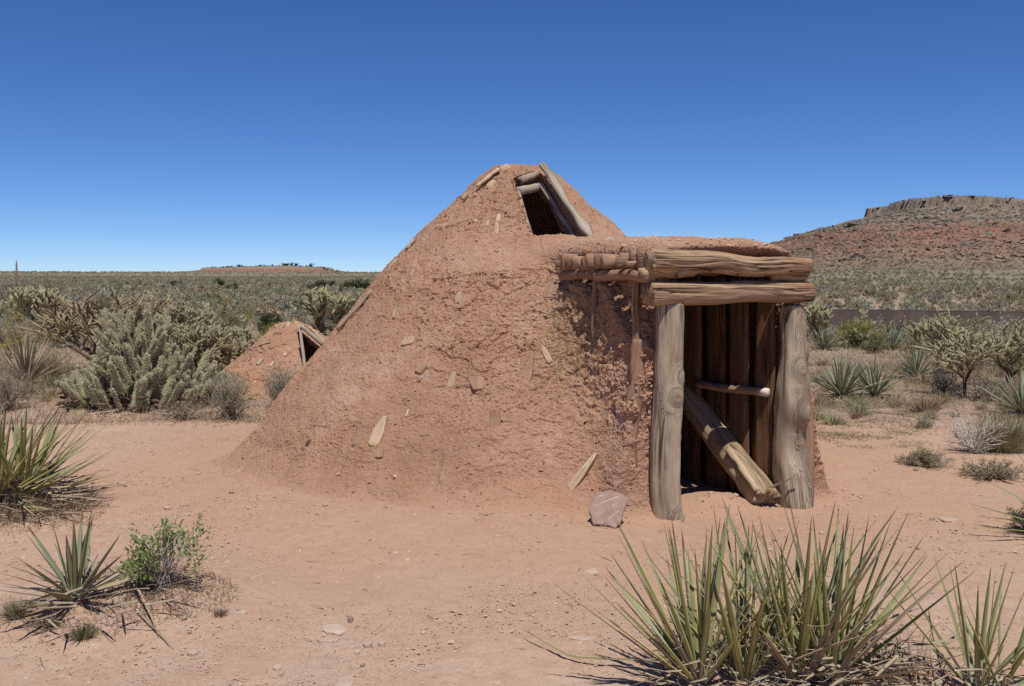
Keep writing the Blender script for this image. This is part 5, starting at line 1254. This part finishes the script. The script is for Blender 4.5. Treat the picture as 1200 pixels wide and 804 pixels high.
# blocks of the cap rock along the rim
n = 6000; x, y, z = on_mesa(n, (150, 400), (425, 560)); q = sd_mesa(x, y) + 6 * fbm(V2(x, y, .045), 3, 401); k = (q > -3.5) & (q < 2.5); x, y = x[k], y[k]; n = len(x)
s_ = rg.gamma(2.2, .20, n) + .35; zt_ = mesa_z(x, y); q = q[k]
scatter('cap_rock_blocks', np.stack([x, y, np.where(q > 0, zt_ + rg.uniform(-.6, .9, n), zt_ - .5)], 1), np.stack([s_ * 1.3, s_, s_ * rg.uniform(.45, .8, n)], 1), rg.uniform(0, 6.28, (n, 3)) * [.04, .04, 1], [rock_mesh(k_ + 70, ROCKG) for k_ in range(6)], 'grey blocks of the cliff cap on the mesa')
x, y = rg.uniform(-900, -370, 2600), rg.uniform(2500, 2680, 2600); z = far_z(x, y); k = z > 10.5; x, y, z = x[k], y[k], z[k]; n = len(x); s_ = rg.uniform(1.0, 3.2, n)
scatter('far_mesa_scrub', np.stack([x, y, z - .2], 1), np.stack([s_, s_, s_ * .7], 1), np.stack([0 * x, 0 * x, rg.uniform(0, 6.28, n)], 1), flat, 'scrub specks on the far mesa')
n = 60; x = rg.uniform(-830, -420, n); y = rg.uniform(2585, 2640, n); s_ = rg.uniform(2.0, 4.5, n); s_[:6] = 7.5; x[:6] = [-595, -585, -575, -560, -700, -520]
scatter('far_mesa_trees', np.stack([x, y, far_z(x, y) - .5], 1), np.stack([s_, s_, s_], 1), np.stack([0 * x, 0 * x, rg.uniform(0, 6.28, n)], 1), JM, 'tiny dark junipers on the far mesa')

# ------------------------------------------------------------------ ground cover, gravel, stones
def ground_blades(name, n, region, H, w, mat, label, seed, up=1.0, clumpn=0, flat=1.0):
    rg = np.random.default_rng(seed); x, y = region(rg, n)
    if clumpn:
        k = rg.integers(0, clumpn, n); x = x[k] + rg.normal(size=n) * .06; y = y[k] + rg.normal(size=n) * .06
    P0 = np.stack([x, y, gz(x, y)], 1); d = unit(rg.normal(size=(n, 3)) * [1, 1, .5] + [0, 0, up]); d[:, 2] = np.abs(d[:, 2]) + .02
    L = H * rg.uniform(.4, 1.3, (n, 1)) * np.interp(y, [8, 14, 30], [.8, 1, 1.6])[:, None]; P1 = P0 + d * L * .55; P2 = P1 + unit(d + rg.normal(size=(n, 3)) * .5) * L * .5; P2[:, 2] = np.maximum(P2[:, 2], P0[:, 2] + .005)
    a = Acc(); v, q, t = blades(P0, P1, P2, w * np.interp(y, [8, 14, 30], [.8, 1, 2.2]), rg); a.add(v, q, t)
    o = link(name, a.mesh(name, mat)); tag(o, label, kind='stuff')
def reg(px0, px1, py0, py1, pw=1.0, edge=None):
    def f(rg, n):
        px = rg.uniform(px0, px1, n); Y0, Y1 = CAMH * F / (py1 - HY), CAMH * F / (py0 - HY); y = Y0 + (Y1 - Y0) * rg.uniform(0, 1, n) ** pw; x = (px - 600) / F * y
        y = y + .5 * fbm(V2(x, y, .9), 2, 7); return (px - 600) / F * y, y
    return f
ground_blades('dry_grass_left', 30000, reg(-60, 330, 372, 494, 1.4), .12, .005, DRYG, 'dry grass and litter among the plants behind the path', 1, 1.2)
ground_blades('brown_litter_left', 16000, reg(-60, 330, 430, 497, 1.0), .07, .005, DRYB, 'brown twig litter along the far edge of the path', 2, .4)
ground_blades('dry_grass_right', 24000, reg(945, 1260, 388, 486, 1.2), .10, .005, DRYG, 'dry grass among the plants right of the lodge', 3, 1.1)
ground_blades('brown_litter_right', 12000, reg(945, 1260, 430, 512, 1.0), .06, .005, DRYB, 'brown litter on the soil right of the lodge', 4, .4)
ground_blades('low_tufts_right', 9000, reg(950, 1090, 474, 530, .8), .035, .005, LOWG, 'sparse low tufts on the bare soil right of the lodge', 5, .9, 170)
ground_blades('low_tufts_path', 900, reg(-20, 330, 500, 800, .8), .03, .003, DRYB, 'stray bits of dry grass on the path', 6, .3, 60)

rg = np.random.default_rng(404); n = 420; th = np.radians(rg.uniform(-30, 30, n)); r_ = 3.4 + 8 * rg.uniform(0, 1, n) ** .8; x, y = r_ * np.sin(th), r_ * np.cos(th); k = np.hypot(x - CX, y - CY) > 2.75; x, y = x[k], y[k]; n = len(x)
an = rg.uniform(0, 6.28, n); d = np.stack([np.cos(an), np.sin(an), rg.uniform(-.02, .10, n)], 1); L = rg.gamma(2, .022, (n, 1)) + .02; P0 = np.stack([x, y, gz(x, y) + .006], 1); P2 = P0 + d * L; P2[:, 2] = gz(P2[:, 0], P2[:, 1]) + rg.uniform(.004, .016, n)
v, t = twigs(P0, (P0 + P2) / 2 + rg.normal(size=(n, 3)) * [.006, .006, .002] + [0, 0, .004], P2, rg.uniform(.0012, .003, n)); a = Acc(); a.add(v, T=t); o = link('fallen_twigs', a.mesh('fallen_twigs', DRYB)); tag(o, 'short dry twigs fallen on the trodden soil', kind='stuff')

def scat_rocks(name, n, s0, s1, mat, seed, label, r0=3.0, r1=15, flat=.6):
    rg = np.random.default_rng(seed); th = np.radians(rg.uniform(-32, 32, n)); r = r0 + (r1 - r0) * rg.uniform(0, 1, n) ** .9; x, y = r * np.sin(th), r * np.cos(th)
    keep = (np.hypot(x - CX, y - CY) > 2.35) & (fbm(V2(x, y, 1.1), 2, seed) > -.25); x, y = x[keep], y[keep]; s_ = np.minimum(s0 + rg.gamma(1.1, s1, len(x)), .035)
    v, t = rocks(np.stack([x, y, gz(x, y) + s_ * .15], 1), s_, rg, flat); a = Acc(); a.add(v, T=t); o = link(name, a.mesh(name, mat, False)); tag(o, label, kind='stuff')
scat_rocks('gravel', 26000, .0022, .0026, GRAVEL, 3, 'loose fine gravel on the trodden soil')
OCT_V = np.array([[1, 0, 0], [-1, 0, 0], [0, 1, 0], [0, -1, 0], [0, 0, 1], [0, 0, -1.]]); OCT_T = np.array([[0, 2, 4], [2, 1, 4], [1, 3, 4], [3, 0, 4], [2, 0, 5], [1, 2, 5], [3, 1, 5], [0, 3, 5]])
rg = np.random.default_rng(808); n = 90000; th = np.radians(rg.uniform(-30, 30, n)); r_ = 3.2 + 8 * rg.uniform(0, 1, n) ** 1.5; x, y = r_ * np.sin(th), r_ * np.cos(th); k = (np.hypot(x - CX, y - CY) > 2.5) & (fbm(V2(x, y, .9), 3, 12) + .35 * fbm(V2(x, y, 5), 2, 13) > -.1 + rg.normal(0, .35, n)); x, y = x[k], y[k]; n = len(x)
s_ = np.minimum(.0014 + rg.gamma(1.0, .0013, n), .008)[:, None, None]; an = rg.uniform(0, 6.28, n); v = OCT_V[None] * rg.uniform(.55, 1.3, (n, 6, 1)) * np.array([1, 1, .6]); c_, q_ = np.cos(an)[:, None], np.sin(an)[:, None]
V_ = np.stack([v[..., 0] * c_ - v[..., 1] * q_, v[..., 0] * q_ + v[..., 1] * c_, v[..., 2]], -1) * s_ + np.stack([x, y, gz(x, y) + .004], 1)[:, None]
a = Acc(); a.add(V_.reshape(-1, 3), T=((np.arange(n) * 6)[:, None, None] + OCT_T[None]).reshape(-1, 3)); o = link('fine_gravel', a.mesh('fine_gravel', GRAVEL, False)); tag(o, 'fine grit and gravel strewn over the path', kind='stuff')
scat_rocks('dark_pebbles', 1500, .0035, .0035, STONE, 5, 'small reddish pebbles scattered over the soil')
scat_rocks('pebbles', 900, .0045, .0045, PSTONE, 4, 'pale pebbles scattered over the path')

def ground_stone(label, px, py, wpx, hpx, ang, mat, seed, th=.014, raise_=.0, cat='stone'):
    b = gp(px, py); w = wpx * b.y / F / 2; h = hpx * b.y / F * b.y / CAMH / 2; rs = np.random.RandomState(seed); m = 11
    ol = [(math.cos(2 * HP * k / m) * w * rs.uniform(.78, 1.12), math.sin(2 * HP * k / m) * h * rs.uniform(.78, 1.12)) for k in range(m)]
    return flat_stone('flat_stone', label, b + Vector((0, 0, raise_ - th * .5)), (rs.normal() * .04, rs.normal() * .04, 1), ol, th, mat, R(ang), None, .1, seed)
ground_stone('long pale flat stone lying slanted in the path', 392, 738, 36, 10, -32, PSTONE, 1)
ground_stone('pale stone sliver beside the long slanted flat stone', 384, 751, 30, 5, -4, PSTONE, 2)
ground_stone('grey rounded flagstone at the bottom edge of the path', 404, 800, 26, 16, 0, PSTONE, 3, .01)
ground_stone('pale flat stone left of the long stray yucca leaf end', 681, 748, 28, 6, 0, PSTONE, 4, .008)
ground_stone('pale stone shard near the tip of the yucca', 694, 669, 18, 7, -20, PSTONE, 5, .008)
ground_stone('pale flagstone chip near the bottom edge', 580, 799, 28, 7, 5, PSTONE, 6, .008)
ground_stone('small flagstone chip beside the bottom flagstone chip', 534, 795, 18, 8, 30, PSTONE, 7, .008)
ground_stone('small tan rock by the long slanted flat stone', 431, 757, 11, 6, 0, PSTONE, 8, .03)
ground_stone('tan rock, second of the little row in the path', 448, 756, 9, 5, 0, PSTONE, 9, .026)
ground_stone('small tan rock below the little row', 418, 766, 8, 5, 0, PSTONE, 10, .025)
ground_stone('pale rock between small yucca and green bush', 158, 684, 22, 9, 10, PSTONE, 11, .05)
ground_stone('flat brown rock at the lower left of the path', 325, 785, 11, 6, 0, PSTONE, 12, .03)
ground_stone('pale flat rock on the path right of the lodge', 1110, 609, 24, 5, 0, PSTONE, 13, .012)
ground_stone('small white rock right of the sand mound', 226, 766, 12, 5, 20, PSTONE, 14, .02)
ground_stone('white rock on the sand mound edge', 283, 719, 13, 6, 0, PSTONE, 15, .02)
ground_stone('dark little rock on the path beyond the flat stones', 411, 727, 7, 5, 0, STONE, 16, .03)
